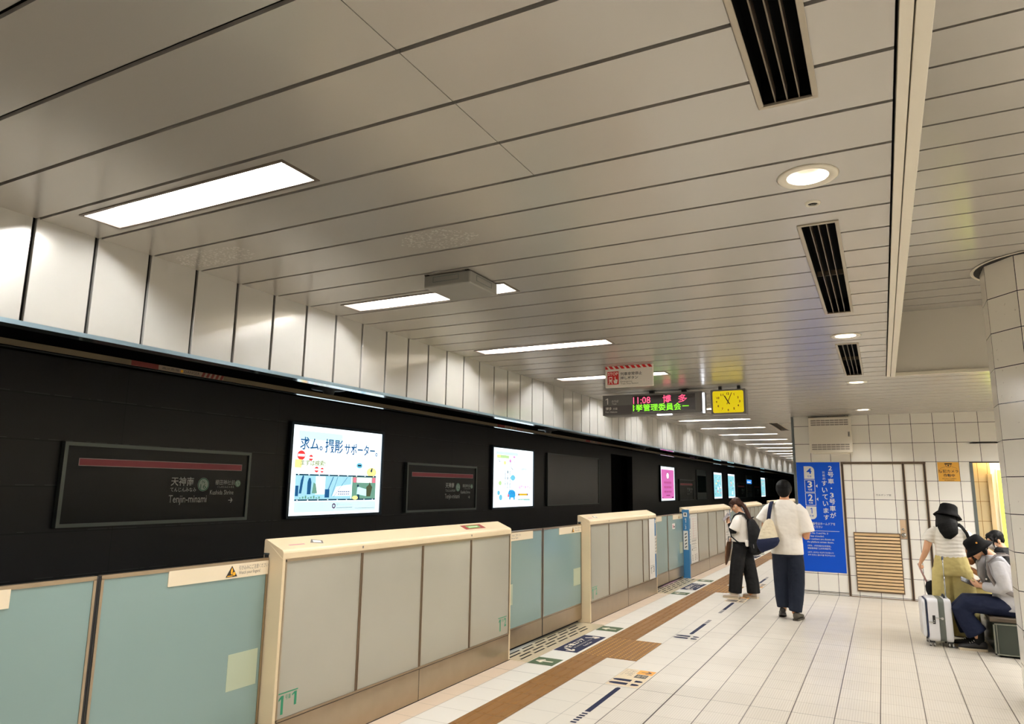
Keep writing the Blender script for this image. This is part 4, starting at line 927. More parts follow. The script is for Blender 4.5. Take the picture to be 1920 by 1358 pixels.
def panel(name, y0, w, z0, h, label, m_='board_grey', cat='panel'):
    t = thing(name, label, cat); fr = TW(y0, z0)
    mb = MB().use(m_).plane(**fr); mb.slab(0.012, w - 0.012, 0.012, h - 0.012, 0, 0.035); mb.build('sheet', t)
    mb = MB().use('board_frame').plane(**fr); mb.frame(0, w, 0, h, 0.02, 0, 0.045); mb.build('frame', t); return t, fr
panel('blank_panel', 13.0, 2.92, 1.28, 1.06, 'large blank dark grey panel right of the zoo poster')
panel('blank_panel', 43.72, 2.86, 1.29, 1.06, 'blank grey panel at the far end across the track', 'board_grey')
mat('mirror', (205, 205, 198), rough=0.03, metal=1.0); mat('panel_teal', (84, 96, 98), rough=0.3)
t, fr = panel('mirror_panel', 26.0, 1.57, 1.285, 1.065, 'tall panel with a mirror-like centre between the pink and blue posters', 'panel_teal')
mb = MB().use('mirror').plane(**fr); mb.slab(0.07, 1.50, 0.25, 0.86, 0.036, 0.040); mb.build('mirror', t)
em('kiosk_blue', (70, 150, 235), 1.0)
t, fr = panel('mirror_panel', 36.65, 1.58, 1.295, 1.05, 'far mirror panel with a bright blue strip at its top', 'panel_teal')
mb = MB().use('mirror').plane(**fr); mb.slab(0.07, 1.51, 0.20, 0.65, 0.036, 0.040); mb.build('mirror', t)
mb = MB().use('kiosk_blue').plane(**fr); mb.slab(0.05, 1.53, 0.66, 0.86, 0.036, 0.040); mb.use('a_white'); mb.rect(0.2, 1.2, 0.72, 0.76, 0.042); mb.build('blue_strip', t)
panel('blank_panel', 49.5, 1.36, 1.28, 0.71, 'small pale panel beside the head of the man in white', 'soffit_white')

# ------------------------------------------------------------------ rigid overhead conductor with danger labels
mat('conductor', (120, 108, 86), rough=0.5, metal=0.4)
t = thing('overhead_conductor', 'long tan overhead conductor beam running above the track', 'conductor beam')
mb = MB().use('conductor'); mb.box(-4.86, -4.80, YA, YZ, 2.488, 2.527); mb.build('beam', t)
mb = MB().use('trim_metal'); mb.box(-4.86, -4.802, YA, YZ, 2.482, 2.4875); mb.build('contact_rail', t)
mb = MB().use('void_black'); mb.box(-4.90, -4.78, YA, YZ, 2.645, 2.70); mb.build('carrier', t)
mat('label_dull', (150, 134, 116), rough=0.6); mat('label_red', (120, 46, 40), rough=0.6)
mat('insulator', (70, 74, 78), rough=0.35)
for i, y in enumerate((0.1, 5.30, 10.55, 15.8, 21.0, 26.2)):
    b = thing('insulator', 'dark dish shaped insulator above the conductor beam, %s' % ['left of the view', 'above the film strip poster', 'above the blank grey panel', 'above the dark recess', 'above the pink poster', 'above the mirror panel'][i], 'insulator', (-4.8, y, 2.53), 0, 'insulators carrying the conductor')
    mb = MB().use('insulator'); mb.smooth = True; mb.loft([((-0.03, 0, z), (r, 0, 0), (0, r, 0)) for z, r in ((0.0, 0.05), (0.035, 0.06), (0.05, 0.17), (0.062, 0.17), (0.07, 0.06), (0.10, 0.04))], 20); mb.build('dish', b)
for i, y in enumerate((3.18, 8.75, 12.15, 17.6)):
    d = thing('danger_label', 'red and white danger label on the conductor beam, %s' % ['above the nearest station sign', 'above the second station sign', 'right of the zoo poster', 'above the dark recess'][i], 'label', (0, 0, 0), 0, 'danger labels on the conductor')
    fr = dict(O=(-4.7995, y, 2.489), U=(0, 1, 0), V=(0, 0, 1), N=(1, 0, 0))
    mb = MB().use('label_dull').plane(**fr); mb.slab(0, 0.82, 0, 0.037, 0, 0.002); mb.build('sheet', d)
    mb = MB().use('label_red').plane(**fr); mb.rect(0, 0.22, 0, 0.037, 0.0025)
    for k in range(5): mb.poly([(0.60 + k * 0.045, 0), (0.625 + k * 0.045, 0), (0.642 + k * 0.045, 0.037), (0.617 + k * 0.045, 0.037)], 0.0025)
    mb.use('ink_dark'); mb.txt('高圧危険', 0.25, 0.40, 0.008, 0.029, 0.0028); mb.txt('DANGER', 0.445, 0.585, 0.008, 0.029, 0.0028); mb.use('warn_yellow'); mb.disc(0.423, 0.018, 0.012, d=0.0028); mb.build('print', d)

# ================================================================== on the tiled wall
mat('poster_blue', (0, 74, 190), rough=0.5, spec=0.25)
mat('sheet_white', (222, 218, 210), rough=0.45)
BW = lambda x0, z0, d=0.0: dict(O=(x0, YB - d, z0), U=(1, 0, 0), V=(0, 0, 1), N=(0, -1, 0))
t = thing('crowding_poster', 'tall blue poster about less crowded cars on the tiled wall', 'poster')
fr = BW(-1.270, 0.352, 0.001)    # 0.665 wide, 1.77 high
mb = MB().use('sheet_white').plane(**fr); mb.slab(-0.001, 0.690, -0.004, 1.775, 0, 0.002); mb.use('poster_blue'); mb.slab(0.0, 0.668, 0.0, 1.770, 0.002, 0.004); mb.build('sheet', t)
mb = MB().plane(**fr); D = 0.005; mb.use('sheet_white')
q = [(0.115, 1.705)]; q += [(0.205 + 0.07 * math.sin(a), 1.635 + 0.07 * math.cos(a)) for a in [PI / 2 * k / 6 for k in range(7)]]; q += [(0.275, 1.495), (0.115, 1.495)]; mb.poly(q, D)
q = [(0.115, 1.045), (0.275, 1.045)] + [(0.205 + 0.07 * math.cos(a), 0.905 - 0.07 * math.sin(a)) for a in [PI / 2 * k / 6 for k in range(7)]] + [(0.115, 0.835)]; mb.poly(q, D)
for z in (1.275, 1.058): mb.frame(0.115, 0.275, z, z + 0.208, 0.008, 0.004, 0.0055)
for z in (1.38, 1.163): mb.poly([(0.285, z), (0.312, z + 0.028), (0.312, z - 0.028)], D)
mb.use('poster_blue'); mb.txt('4', 0.155, 0.235, 1.580, 1.672, D + 0.001, 0.02); mb.txt('号車', 0.162, 0.230, 1.520, 1.552, D + 0.001); mb.txt('1', 0.180, 0.210, 0.930, 1.020, D + 0.001, 0.02); mb.txt('号車', 0.162, 0.230, 0.875, 0.907, D + 0.001)
mb.use('sheet_white')
for z, s in ((1.275, '3'), (1.058, '2')): mb.txt(s, 0.160, 0.232, z + 0.075, z + 0.185, D + 0.001, 0.025); mb.txt('号車', 0.165, 0.228, z + 0.025, z + 0.062, D + 0.001, 0.01)
mb.build('car_diagram', t)
mb = MB().use('sheet_white').plane(**fr)
for k, ch in enumerate('2号車・3号車が'):
    z = 1.635 - k * 0.110; h = 0.075 if ch in '23' else 0.088
    if ch == '・': mb.disc(0.522, z + 0.04, 0.011, d=D)
    else: mb.txt(ch, 0.522 - (0.028 if ch in '23' else 0.045), 0.522 + (0.028 if ch in '23' else 0.045), z, z + h, D, 0.012)
for k, ch in enumerate('比較的'): mb.txt(ch, 0.400, 0.438, 1.585 - k * 0.052, 1.625 - k * 0.052, D)
for k, ch in enumerate('すいています'): mb.txt(ch, 0.380, 0.460, 1.385 - k * 0.1105, 1.465 - k * 0.1105, D, 0.012)
mb.txt('車両番号はホームドアを', 0.125, 0.545, 0.745, 0.790, D, 0.006); mb.txt('ご確認ください', 0.125, 0.350, 0.695, 0.738, D, 0.006); mb.rect(0.105, 0.600, 0.648, 0.654, D)
for k, s in enumerate(('Cars No. 2 and No. 3', 'are less crowded.', 'Car numbers are shown on', 'the platform screen doors.')): mb.line_txt(s, 0.105, 0.600 - k * 0.047, 0.040, D, 0.006, sx=0.92)
for k, s in enumerate(('2号车、3号车相对比较宽松。', '请查看屏蔽门上的车厢编号。')): mb.line_txt(s, 0.105, 0.400 - k * 0.042, 0.029, D, 0.004)
for k, s in enumerate(('2호차, 3호차는 비교적 한산합니다', '호차 번호는 홈도어를 확인하십시오')): mb.line_txt(s, 0.105, 0.295 - k * 0.042, 0.028, D, 0.004)
mb.build('lettering', t)
t = thing('camera_notice', 'orange security camera notice on the tiled wall', 'sign'); fr = BW(0.783, 1.825)
mat('notice_orange', (216, 160, 60), rough=0.45)
mb = MB().use('notice_orange').plane(**fr); mb.slab(0, 0.284, 0, 0.292, 0, 0.003); mb.build('sheet', t)
mb = MB().use('ink_black').plane(**fr); D = 0.004; mb.rect(0.095, 0.195, 0.258, 0.276, D); mb.ring(0.145, 0.243, 0.026, 0.031, D, sx=1.25); mb.disc(0.145, 0.240, 0.012, d=D); mb.seg((0.10, 0.222), (0.03, 0.195), 0.003, D); mb.seg((0.19, 0.222), (0.262, 0.195), 0.003, D)
mb.txt('防犯カメラ', 0.012, 0.272, 0.128, 0.178, D, 0.015); mb.txt('作動中', 0.070, 0.220, 0.062, 0.115, D, 0.015); mb.txt('SECURITY CAMERA', 0.050, 0.236, 0.034, 0.046, D, 0.02); mb.txt('IN OPERATION', 0.080, 0.205, 0.010, 0.022, D, 0.02); mb.build('print', t)
mat('cabinet_white', (222, 214, 198), rough=0.4); mat('grille_grey', (140, 132, 122), rough=0.5)
t = thing('wall_cabinet', 'white metal cabinet with vent slots high on the tiled wall', 'cabinet', (-1.030, YB, 2.255))
mb = MB().use('cabinet_white'); mb.box(0, 0.645, -0.16, -0.018, 0.02, 0.600); mb.build('body', t, bevel=0.005)
mb = MB().use('cabinet_white'); mb.box(0.04, 0.60, -0.018, 0.0, 0.0, 0.62); mb.box(0.06, 0.58, -0.14, -0.02, 0.0, 0.02); mb.build('backplate', t)
fr = dict(O=(0, -0.1603, 0), U=(1, 0, 0), V=(0, 0, 1), N=(0, -1, 0))
mb = MB().use('grille_grey').plane(**fr)
for zb in (0.065, 0.465):
    mb = MB().use('grille_grey').plane(**fr)
    for r_ in range(3):
        for k in range(8): mb.rect(0.038 + k * 0.069 + (0.018 if k else 0), 0.038 + (k + 1) * 0.069 + 0.012, zb + r_ * 0.036, zb + r_ * 0.036 + 0.022, 0.001)
    mb.build('vent_slots', t)
mb = MB().use('chrome').plane(**fr); mb.slab(0.592, 0.618, 0.275, 0.355, 0.0, 0.006); mb.use('ink_dark'); mb.rect(0.596, 0.604, 0.29, 0.345, 0.007); mb.build('latch', t)
# lit sign inside the passage
mat('lime_glow', (216, 240, 90), emit=1.5, ergb=(205, 240, 70))
t = thing('lit_panel', 'tall yellow-green lit panel inside the passage', 'lit sign', (1.612, YB + 0.548, 0.45))
mb = MB().use('lime_glow'); mb.box(0, 0.30, -0.045, -0.005, 0, 1.56); mb.build('light_face', t)
mb = MB().use('soffit_white'); mb.box(-0.02, 0.32, -0.035, 0.0, -0.02, 1.58); mb.build('case', t)
mat('warm_glow', (255, 226, 180), emit=110, ergb=(255, 224, 172))
t = thing('passage_light', 'warm lamp over the passage, hidden behind the opening head', 'ceiling light', (1.72, YB + 0.30, 2.39))
mb = MB().use('warm_glow'); mb.box(-0.30, 0.42, -0.06, 0.06, -0.02, 0.0); mb.build('lamp_tube', t)
mb = MB().use('lamp_pan'); mb.box(-0.32, 0.44, -0.08, 0.08, 0.0, 0.009); mb.build('rim', t)

# ================================================================== bench and suitcase
mat('bench_green', (34, 44, 36), rough=0.22, spec=0.5); mat('bench_seat', (92, 80, 66), rough=0.5); mat('bench_edge', (120, 124, 116), rough=0.25, metal=0.8)
t = thing('bench', 'dark green box bench with a brown seat behind the tiled column', 'bench')
mb = MB().use('bench_green'); mb.box(0.92, 1.66, 9.05, 12.0, 0.03, 0.325); mb.use('void_black'); mb.box(0.95, 1.63, 9.08, 11.97, 0.0, 0.03); mb.build('base', t, bevel=0.004)
mb = MB().use('bench_seat'); mb.box(0.90, 1.68, 9.16, 12.02, 0.325, 0.372); mb.build('seat', t, bevel=0.008)
mb = MB().use('bench_edge'); mb.box(0.912, 0.926, 9.044, 9.058, 0.02, 0.33); mb.box(0.940, 0.946, 9.046, 9.052, 0.03, 0.33); mb.box(0.912, 1.66, 9.044, 9.050, 0.318, 0.33); mb.box(0.912, 1.66, 9.044, 9.050, 0.02, 0.034); mb.build('edge_strips', t)

mat('case_white', (230, 230, 234), rough=0.25, spec=0.5, coat=0.3); mat('case_grey', (92, 98, 92), rough=0.5); mat('case_black', (30, 30, 30), rough=0.5); mat('alu', (190, 192, 192), rough=0.22, metal=0.9); mat('case_blue', (40, 50, 76), rough=0.5)
t = thing('suitcase', 'white hard shell suitcase with a grey band beside the seated person', 'suitcase', (0.430, 9.44, 0), math.radians(4))
# local: x = thickness, y = width, z up
def rbox(mb, x0, x1, y0, y1, z0, z1, r, n=5):
    """rounded rectangle in y-z extruded along x with softened ends"""
    def rr(i): 
        y0_, y1_, z0_, z1_ = y0 + i, y1 - i, z0 + i, z1 - i; p = []
        for cy_, cz_, a0_ in ((y1_ - r, z1_ - r, 0), (y0_ + r, z1_ - r, 90), (y0_ + r, z0_ + r, 180), (y1_ - r, z0_ + r, 270)):
            for k in range(n + 1): a_ = math.radians(a0_ + 90 * k / n); p.append((cy_ + r * math.cos(a_), cz_ + r * math.sin(a_)))
        return p
    st = [(x0, 0.014), (x0 + 0.006, 0.004), (x0 + 0.018, 0.0), (x1 - 0.018, 0.0), (x1 - 0.006, 0.004), (x1, 0.014)]
    b = len(mb.v); rings = [[(x, y, z) for y, z in rr(i)] for x, i in st]; m_ = len(rings[0])
    mb.add([v for r_ in rings for v in r_], [(j * m_ + i, j * m_ + (i + 1) % m_, (j + 1) * m_ + (i + 1) % m_, (j + 1) * m_ + i) for j in range(len(st) - 1) for i in range(m_)] + [tuple(range(m_))[::-1], tuple(range((len(st) - 1) * m_, len(st) * m_))])
mb = MB().use('case_white'); mb.smooth = True; rbox(mb, -0.098, 0.012, -0.178, 0.178, 0.055, 0.505, 0.045); rbox(mb, 0.060, 0.135, -0.178, 0.178, 0.055, 0.505, 0.045); mb.build('shell', t)
mb = MB().use('case_grey'); mb.smooth = True; rbox(mb, 0.000, 0.072, -0.175, 0.175, 0.058, 0.502, 0.045); mb.build('expansion_band', t)
mb = MB().use('case_blue'); mb.smooth = True; rbox(mb, -0.112, -0.092, -0.170, 0.170, 0.085, 0.490, 0.04); o = mb.build('pocket_zip', t)
mb = MB().use('case_white'); mb.smooth = True; rbox(mb, -0.146, -0.108, -0.168, 0.168, 0.09, 0.488, 0.04); mb.build('front_pocket', t)
mb = MB().use('case_black'); mb.box(-0.055, -0.028, -0.186, -0.176, 0.24, 0.33); lk = mb.build('lock', t, bevel=0.004)
mb = MB().use('alu'); mb.box(-0.030, 0.045, -0.188, -0.178, 0.302, 0.309); mb.box(-0.100, -0.036, -0.188, -0.178, 0.254, 0.261); mb.cyl((0.036, -0.192, 0.303), (0.036, -0.177, 0.303), 0.014); mb.box(-0.045, -0.038, -0.19, -0.18, 0.27, 0.28); mb.build('zip_pullers', lk)
for (x, y) in ((-0.07, -0.125), (0.105, -0.125), (-0.07, 0.125), (0.105, 0.125)):
    mb = MB().use('case_black'); mb.box(x - 0.026, x + 0.026, y - 0.022, y + 0.022, 0.040, 0.062); mb.box(x - 0.024, x - 0.014, y - 0.012, y + 0.012, 0.02, 0.045); mb.box(x + 0.014, x + 0.024, y - 0.012, y + 0.012, 0.02, 0.045)
    for s in (-1, 1): mb.smooth = True; mb.cyl((x + s * 0.018 - 0.009, y, 0.026), (x + s * 0.018 + 0.009, y, 0.026), 0.026, 18)
    mb.smooth = False; wl = mb.build('caster', t)
    mb = MB().use('alu').plane((x - 0.0272, y, 0.026), (0, -1, 0), (0, 0, 1), (-1, 0, 0)); mb.ring(0, 0, 0.006, 0.018, 0.0006, 16)
    mb.plane((x, y - 0.0262, 0.026), (1, 0, 0), (0, 0, 1), (0, -1, 0))
    for s in (-1, 1): mb.disc(s * 0.018, 0, 0.007, 0.016, 0.0006, 12)
    mb.build('hub_cap', wl)
mb = MB().use('case_black'); mb.smooth = True; mb.tube([(0.085, -0.075, 0.503), (0.085, -0.055, 0.522), (0.085, 0.0, 0.528), (0.085, 0.055, 0.522), (0.085, 0.075, 0.503)], 0.010, 10, 1.6); mb.build('carry_handle', t)
mb = MB().use('alu'); mb.smooth = True
for x, y in ((0.098, -0.10), (0.122, 0.075)): mb.cyl((x, y, 0.50), (x, y, 0.72), 0.0062, 12); mb.cyl((x, y, 0.72), (x, y, 0.925), 0.0048, 12)
hd = mb.build('telescopic_rods', t)
mb = MB().use('case_blue'); mb.smooth = True; mb.tube([(0.096, -0.112, 0.918), (0.097, -0.105, 0.934), (0.110, -0.012, 0.940), (0.123, 0.080, 0.934), (0.124, 0.087, 0.918)], 0.010, 10, 1.0); mb.build('grip', hd)
# ================================================================== people
mat('skin', (222, 172, 138), rough=0.5, spec=0.35); mat('skin_tan', (206, 150, 112), rough=0.5, spec=0.35)
mat('hair_black', (9, 8, 8), rough=0.6, spec=0.15, bump=(60, 0.3)); mat('hair_brown', (52, 30, 21), rough=0.55, spec=0.2, bump=(60, 0.3))
mat('tee_white', (240, 233, 222), rough=0.8, spec=0.2, bump=(7, 0.8, 0.03)); mat('tee_ribbed', (238, 232, 220), rough=0.85, spec=0.2)
N = Nodes(MATS['tee_ribbed']); x, y, z = N.pos(); N.bump(N.m('SINE', N.m('MULTIPLY_ADD', z, 150.0, N.m('MULTIPLY', N.noise(6, 2), 6.0))), 0.3, 0.005)
mat('denim_navy', (26, 32, 46), rough=0.8, spec=0.2, bump=(9, 0.8, 0.03)); mat('denim_blue', (22, 29, 52), rough=0.8, spec=0.2, bump=(9, 0.8, 0.03)); mat('cloth_black', (14, 14, 15), rough=0.75, spec=0.25, bump=(9, 0.8, 0.03))
mat('pants_olive', (196, 180, 118), rough=0.8, spec=0.2, bump=(7, 0.9, 0.035)); mat('jacket_grey', (188, 186, 188), rough=0.75, spec=0.2, bump=(9, 0.8, 0.03)); mat('lapel_grey', (128, 124, 124), rough=0.75); mat('shirt_grey', (150, 148, 140), rough=0.8)
mat('shoe_olive', (64, 58, 48), rough=0.55); mat('shoe_white', (224, 214, 204), rough=0.5); mat('shoe_black', (28, 26, 28), rough=0.45); mat('sole_cream', (206, 190, 164), rough=0.6); mat('lace_white', (220, 214, 204), rough=0.7)
mat('hat_black', (11, 10, 11), rough=0.85, spec=0.15); mat('eye_dark', (24, 18, 16), rough=0.25); mat('lip', (176, 96, 88), rough=0.5); mat('mask_white', (222, 216, 212), rough=0.75); mat('earbud', (240, 240, 238), rough=0.2)
mat('canvas_cream', (226, 212, 182), rough=0.85, spec=0.2, bump=(10, 0.9, 0.035)); mat('canvas_navy', (30, 36, 60), rough=0.85, spec=0.2, bump=(20, 0.3))
mat('phone_body', (40, 38, 40), rough=0.25); mat('phone_silver', (196, 186, 184), rough=0.2, metal=0.4); mat('kraft', (142, 102, 74), rough=0.8); mat('strap_grey', (120, 112, 108), rough=0.8); mat('strap_pink', (170, 132, 128), rough=0.7); mat('bag_brown', (96, 76, 60), rough=0.7)
V3 = Vector
def fuse(name, mb, parent, voxel=0.009, it=3, fac=0.5, m=None):
    """one continuous smooth surface from overlapping closed lofts"""
    me = mb.mesh(name); o = bpy.data.objects.new(name, me); COL.objects.link(o)
    md = o.modifiers.new('r', 'REMESH'); md.mode = 'VOXEL'; md.voxel_size = voxel
    dg = bpy.context.evaluated_depsgraph_get(); nm = bpy.data.meshes.new_from_object(o.evaluated_get(dg))
    o.modifiers.clear(); o.data = nm; bpy.data.meshes.remove(me); nm.name = name
    bm = bmesh.new(); bm.from_mesh(nm)
    for _ in range(it): bmesh.ops.smooth_vert(bm, verts=bm.verts, factor=fac, use_axis_x=True, use_axis_y=True, use_axis_z=True)
    for f in bm.faces: f.smooth = True
    bm.to_mesh(nm); bm.free(); nm.materials.clear(); nm.materials.append(MATS[m] if m else mb.mats[0])
    o.parent = parent; return o
def stack(mb, st, n=18):
    """torso-like loft: (x, y, z, rx, ry)"""
    return mb.loft([((x, y, z), (rx, 0, 0), (0, ry, 0)) for x, y, z, rx, ry in st], n)
def rot(yaw=0, pitch=0, roll=0):
    """head turn: yaw left +, pitch down +, roll"""
    return (Matrix.Rotation(math.radians(yaw), 3, 'Z') @ Matrix.Rotation(math.radians(-pitch), 3, 'X') @ Matrix.Rotation(math.radians(roll), 3, 'Y'))
def head(mb, c, R, s=1.0):
    P = lambda x, y, z: V3(c) + R @ V3((x, y, z)) * s
    mb.ball(P(0, -0.012, 0.025), 0.074 * s, 0.092 * s, 0.090 * s, R=R)
    mb.ball(P(0, 0.020, -0.030), 0.060 * s, 0.070 * s, 0.078 * s, R=R)
    mb.ball(P(0, 0.052, -0.085), 0.034 * s, 0.032 * s, 0.028 * s, R=R)
    mb.loft([(P(0, 0.084, 0.012), R @ V3((0.010, 0, 0)) * s, R @ V3((0, 0.008, 0.002)) * s), (P(0, 0.098, -0.022), R @ V3((0.013, 0, 0)) * s, R @ V3((0, 0.010, 0.004)) * s), (P(0, 0.092, -0.038), R @ V3((0.015, 0, 0)) * s, R @ V3((0, 0.012, 0.0)) * s)], 10)
    mb.ball(P(0, 0.078, -0.058), 0.024 * s, 0.014 * s, 0.012 * s, R=R); mb.ball(P(0, 0.070, 0.022), 0.050 * s, 0.018 * s, 0.012 * s, R=R)
    for k in (-1, 1):
        mb.ball(P(k * 0.074, -0.006, -0.012), 0.010 * s, 0.020 * s, 0.031 * s, 8, 6, R=R); mb.ball(P(k * 0.042, 0.052, -0.030), 0.022 * s, 0.024 * s, 0.022 * s, R=R)
    return P
def face(t, P, R, s=1.0, brow='hair_black', mouth=True):
    for k in (-1, 1):
        mb = MB().use('eye_dark'); mb.smooth = True; mb.ball(P(k * 0.031, 0.081, 0.000), 0.013 * s, 0.006 * s, 0.0055 * s, 10, 6, R=R); mb.build('eye', t)
        mb = MB().use(brow); mb.smooth = True; mb.ball(P(k * 0.031, 0.082, 0.023), 0.018 * s, 0.006 * s, 0.0035 * s, 8, 5, R=R); mb.build('eyebrow', t)
    if mouth: mb = MB().use('lip'); mb.smooth = True; mb.ball(P(0, 0.087, -0.062), 0.021 * s, 0.007 * s, 0.006 * s, 10, 6, R=R); mb.build('lips', t)
def hand(mb, wr, d, nrm, thumb, curl=35, s=1.0, spread=0.0):
    """wr wrist, d pointing direction, nrm back-of-hand normal, thumb side (+1/-1 along d x nrm)"""
    d = V3(d).normalized(); nrm = V3(nrm); nrm = (nrm - d * nrm.dot(d)).normalized(); sd = d.cross(nrm) * thumb; wr = V3(wr)
    mb.loft([(wr - d * 0.01, sd * 0.026 * s, nrm * 0.019 * s), (wr + d * 0.03 * s, sd * 0.035 * s, nrm * 0.017 * s), (wr + d * 0.07 * s, sd * 0.040 * s, nrm * 0.015 * s), (wr + d * 0.092 * s, sd * 0.038 * s, nrm * 0.012 * s)], 14)
    for off, L in ((0.029, 0.072), (0.0105, 0.082), (-0.0085, 0.076), (-0.027, 0.060)):
        p = wr + d * 0.086 * s + sd * off * s; q = [p]; a = math.radians(curl * 0.6); cur = d
        for k, fr in enumerate((0.45, 0.32, 0.23)):
            dirv = d * math.cos(a) - nrm * math.sin(a); q.append(q[-1] + dirv * L * fr * s); a += math.radians(curl * (1.0 if k == 0 else 0.8))
        mb.tube(q, [0.0095 * s, 0.0090 * s, 0.0082 * s, 0.0068 * s], 9)
    b = wr + d * 0.022 * s + sd * 0.030 * s; o_ = (d * 0.62 + sd * 0.68 - nrm * 0.35).normalized(); o2 = (d * 0.86 + sd * 0.22 - nrm * 0.45).normalized()
    mb.tube([b - sd * 0.012 * s, b + o_ * 0.030 * s, b + o_ * 0.030 * s + o2 * 0.030 * s, b + o_ * 0.030 * s + o2 * 0.052 * s], [0.015 * s, 0.0125 * s, 0.0105 * s, 0.008 * s], 10)
def limb(mb, pts, r, n=14): return mb.tube(pts, r, n)
def shoe(t, name, c, yaw, m, sole, L=0.27, z0=0.0, laces=None, pitch=0.0):
    """c heel point on the floor (local), yaw 0 = pointing +y"""
    R = Matrix.Rotation(math.radians(yaw), 3, 'Z') @ Matrix.Rotation(math.radians(-pitch), 3, 'X'); P = lambda x, y, z: V3(c) + R @ V3((x, y, z))
    k = L / 0.27
    st = [(0.0, 0.024, 0.055, 0.045), (0.012, 0.032, 0.075, 0.05), (0.05, 0.036, 0.085, 0.05), (0.09, 0.037, 0.080, 0.045), (0.13, 0.041, 0.062, 0.03), (0.18, 0.046, 0.048, 0.02), (0.225, 0.044, 0.042, 0.016), (0.255, 0.034, 0.034, 0.014), (0.268, 0.018, 0.022, 0.012)]
    mb = MB().use(m); mb.smooth = True; n = 16; rings = []
    for y, w_, h, _ in st: rings.append([P(w_ * math.cos(2 * PI * i / n), y * k, 0.018 + h * max(0.0, 0.5 + 0.62 * math.sin(2 * PI * i / n)) ** 0.8) for i in range(n)])
    mb.add([v for r_ in rings for v in r_], [(j * n + i, j * n + (i + 1) % n, (j + 1) * n + (i + 1) % n, (j + 1) * n + i) for j in range(len(st) - 1) for i in range(n)] + [tuple(range(n))[::-1], tuple(range((len(st) - 1) * n, len(st) * n))])
    o = mb.build(name, t)
    mb = MB().use(sole); out = [(w_ + 0.004, y * k) for y, w_, h, _ in st]; pts = [(w_, y) for w_, y in out] + [(-w_, y) for w_, y in out[::-1]]
    vs = [P(x, y, z) for z in (0.0, 0.024) for x, y in pts]; m_ = len(pts)
    mb.add(vs, [tuple(range(m_))[::-1], tuple(range(m_, 2 * m_))] + [(i, (i + 1) % m_, (i + 1) % m_ + m_, i + m_) for i in range(m_)]); mb.build('sole', o)
    if laces:
        mb = MB().use(laces); mb.smooth = True
        for q in range(4): y = 0.115 + q * 0.020; h = 0.100 - q * 0.011; mb.tube([P(-0.022, y * k, h - 0.006), P(0, y * k + 0.006, h + 0.003), P(0.022, y * k, h - 0.006)], 0.0035, 6)
        mb.build('laces', o)
    return o
def hair_strands(mb, pts, r, flat=0.45, up=(0, 1, 0)): mb.tube(pts, r, 14, flat, up)

# ---------------------------------------------------------------- man in a white T-shirt, seen from behind
t = thing('person', 'person in white T-shirt and dark trousers walking away, cream and navy tote on shoulder', 'person', (-1.175, 10.16, 0), math.radians(3))
R = rot(-4, 4)
mb = MB().use('skin_tan')
stack(mb, [(0, 0, 0.84, 0.13, 0.10), (0, 0, 0.95, 0.155, 0.11), (0, 0, 1.10, 0.135, 0.10), (0, 0, 1.28, 0.155, 0.11), (0, -0.005, 1.40, 0.165, 0.10), (0, -0.012, 1.47, 0.13, 0.08), (0, -0.01, 1.51, 0.07, 0.065), (0, 0.0, 1.56, 0.057, 0.060), (0, 0.012, 1.63, 0.055, 0.058)])
P = head(mb, (0, 0.02, 1.664), R, 1.12)
limb(mb, [(0.16, -0.01, 1.43), (0.222, -0.02, 1.28), (0.255, -0.03, 1.10), (0.245, 0.03, 1.055), (0.20, 0.17, 1.10), (0.15, 0.27, 1.14)], [0.055, 0.052, 0.043, 0.042, 0.037, 0.028])
hand(mb, (0.15, 0.27, 1.14), (-0.6, 0.7, 0.15), (0.5, 0.4, 0.75), 1, 55)
limb(mb, [(-0.16, -0.01, 1.43), (-0.235, 0.0, 1.29), (-0.262, -0.01, 1.175), (-0.262, 0.03, 1.145), (-0.25, 0.12, 1.11), (-0.22, 0.22, 1.09)], [0.055, 0.052, 0.046, 0.044, 0.038, 0.029])
hand(mb, (-0.22, 0.22, 1.09), (0.5, 0.8, -0.1), (-0.6, 0.4, 0.6), -1, 60)
for s, ank in ((1, (0.055, -0.02, 0.10)), (-1, (-0.085, 0.06, 0.13))):
    limb(mb, [(s * 0.085, 0, 0.90), (s * 0.085, 0.015, 0.70), (s * 0.075, 0.03 if s > 0 else 0.09, 0.49), (ank[0], ank[1], 0.28), ank, (ank[0], ank[1] + 0.08, ank[2] - 0.04)], [0.085, 0.075, 0.055, 0.05, 0.038, 0.03])
fuse('body', mb, t, 0.0075, 2)
face(t, P, R, 1.10)
mb = MB().use('hair_black')
mb.ball(P(0, -0.020, 0.032), 0.099, 0.106, 0.096, R=R); mb.ball(P(0, -0.050, -0.020), 0.088, 0.068, 0.082, R=R); mb.ball(P(0, 0.030, 0.075), 0.070, 0.055, 0.045, R=R); mb.ball(P(0, -0.060, -0.062), 0.068, 0.040, 0.040, R=R)
for k in (-1, 1): mb.ball(P(k * 0.072, -0.012, 0.012), 0.022, 0.050, 0.055, R=R)
fuse('hair', mb, t, 0.008, 2)
mb = MB().use('tee_white')
stack(mb, [(0, 0, 0.825, 0.205, 0.145), (0, 0, 0.90, 0.203, 0.145), (0, 0, 1.05, 0.197, 0.138), (0, -0.005, 1.20, 0.200, 0.138), (0, -0.01, 1.33, 0.205, 0.135), (0, -0.012, 1.42, 0.190, 0.118), (0, -0.012, 1.480, 0.140, 0.098), (0, -0.008, 1.530, 0.085, 0.080)], 22)
mb.tube([(0.13, -0.01, 1.44), (0.205, -0.015, 1.36), (0.250, -0.025, 1.22), (0.272, -0.03, 1.115)], [0.075, 0.082, 0.084, 0.086], 16)
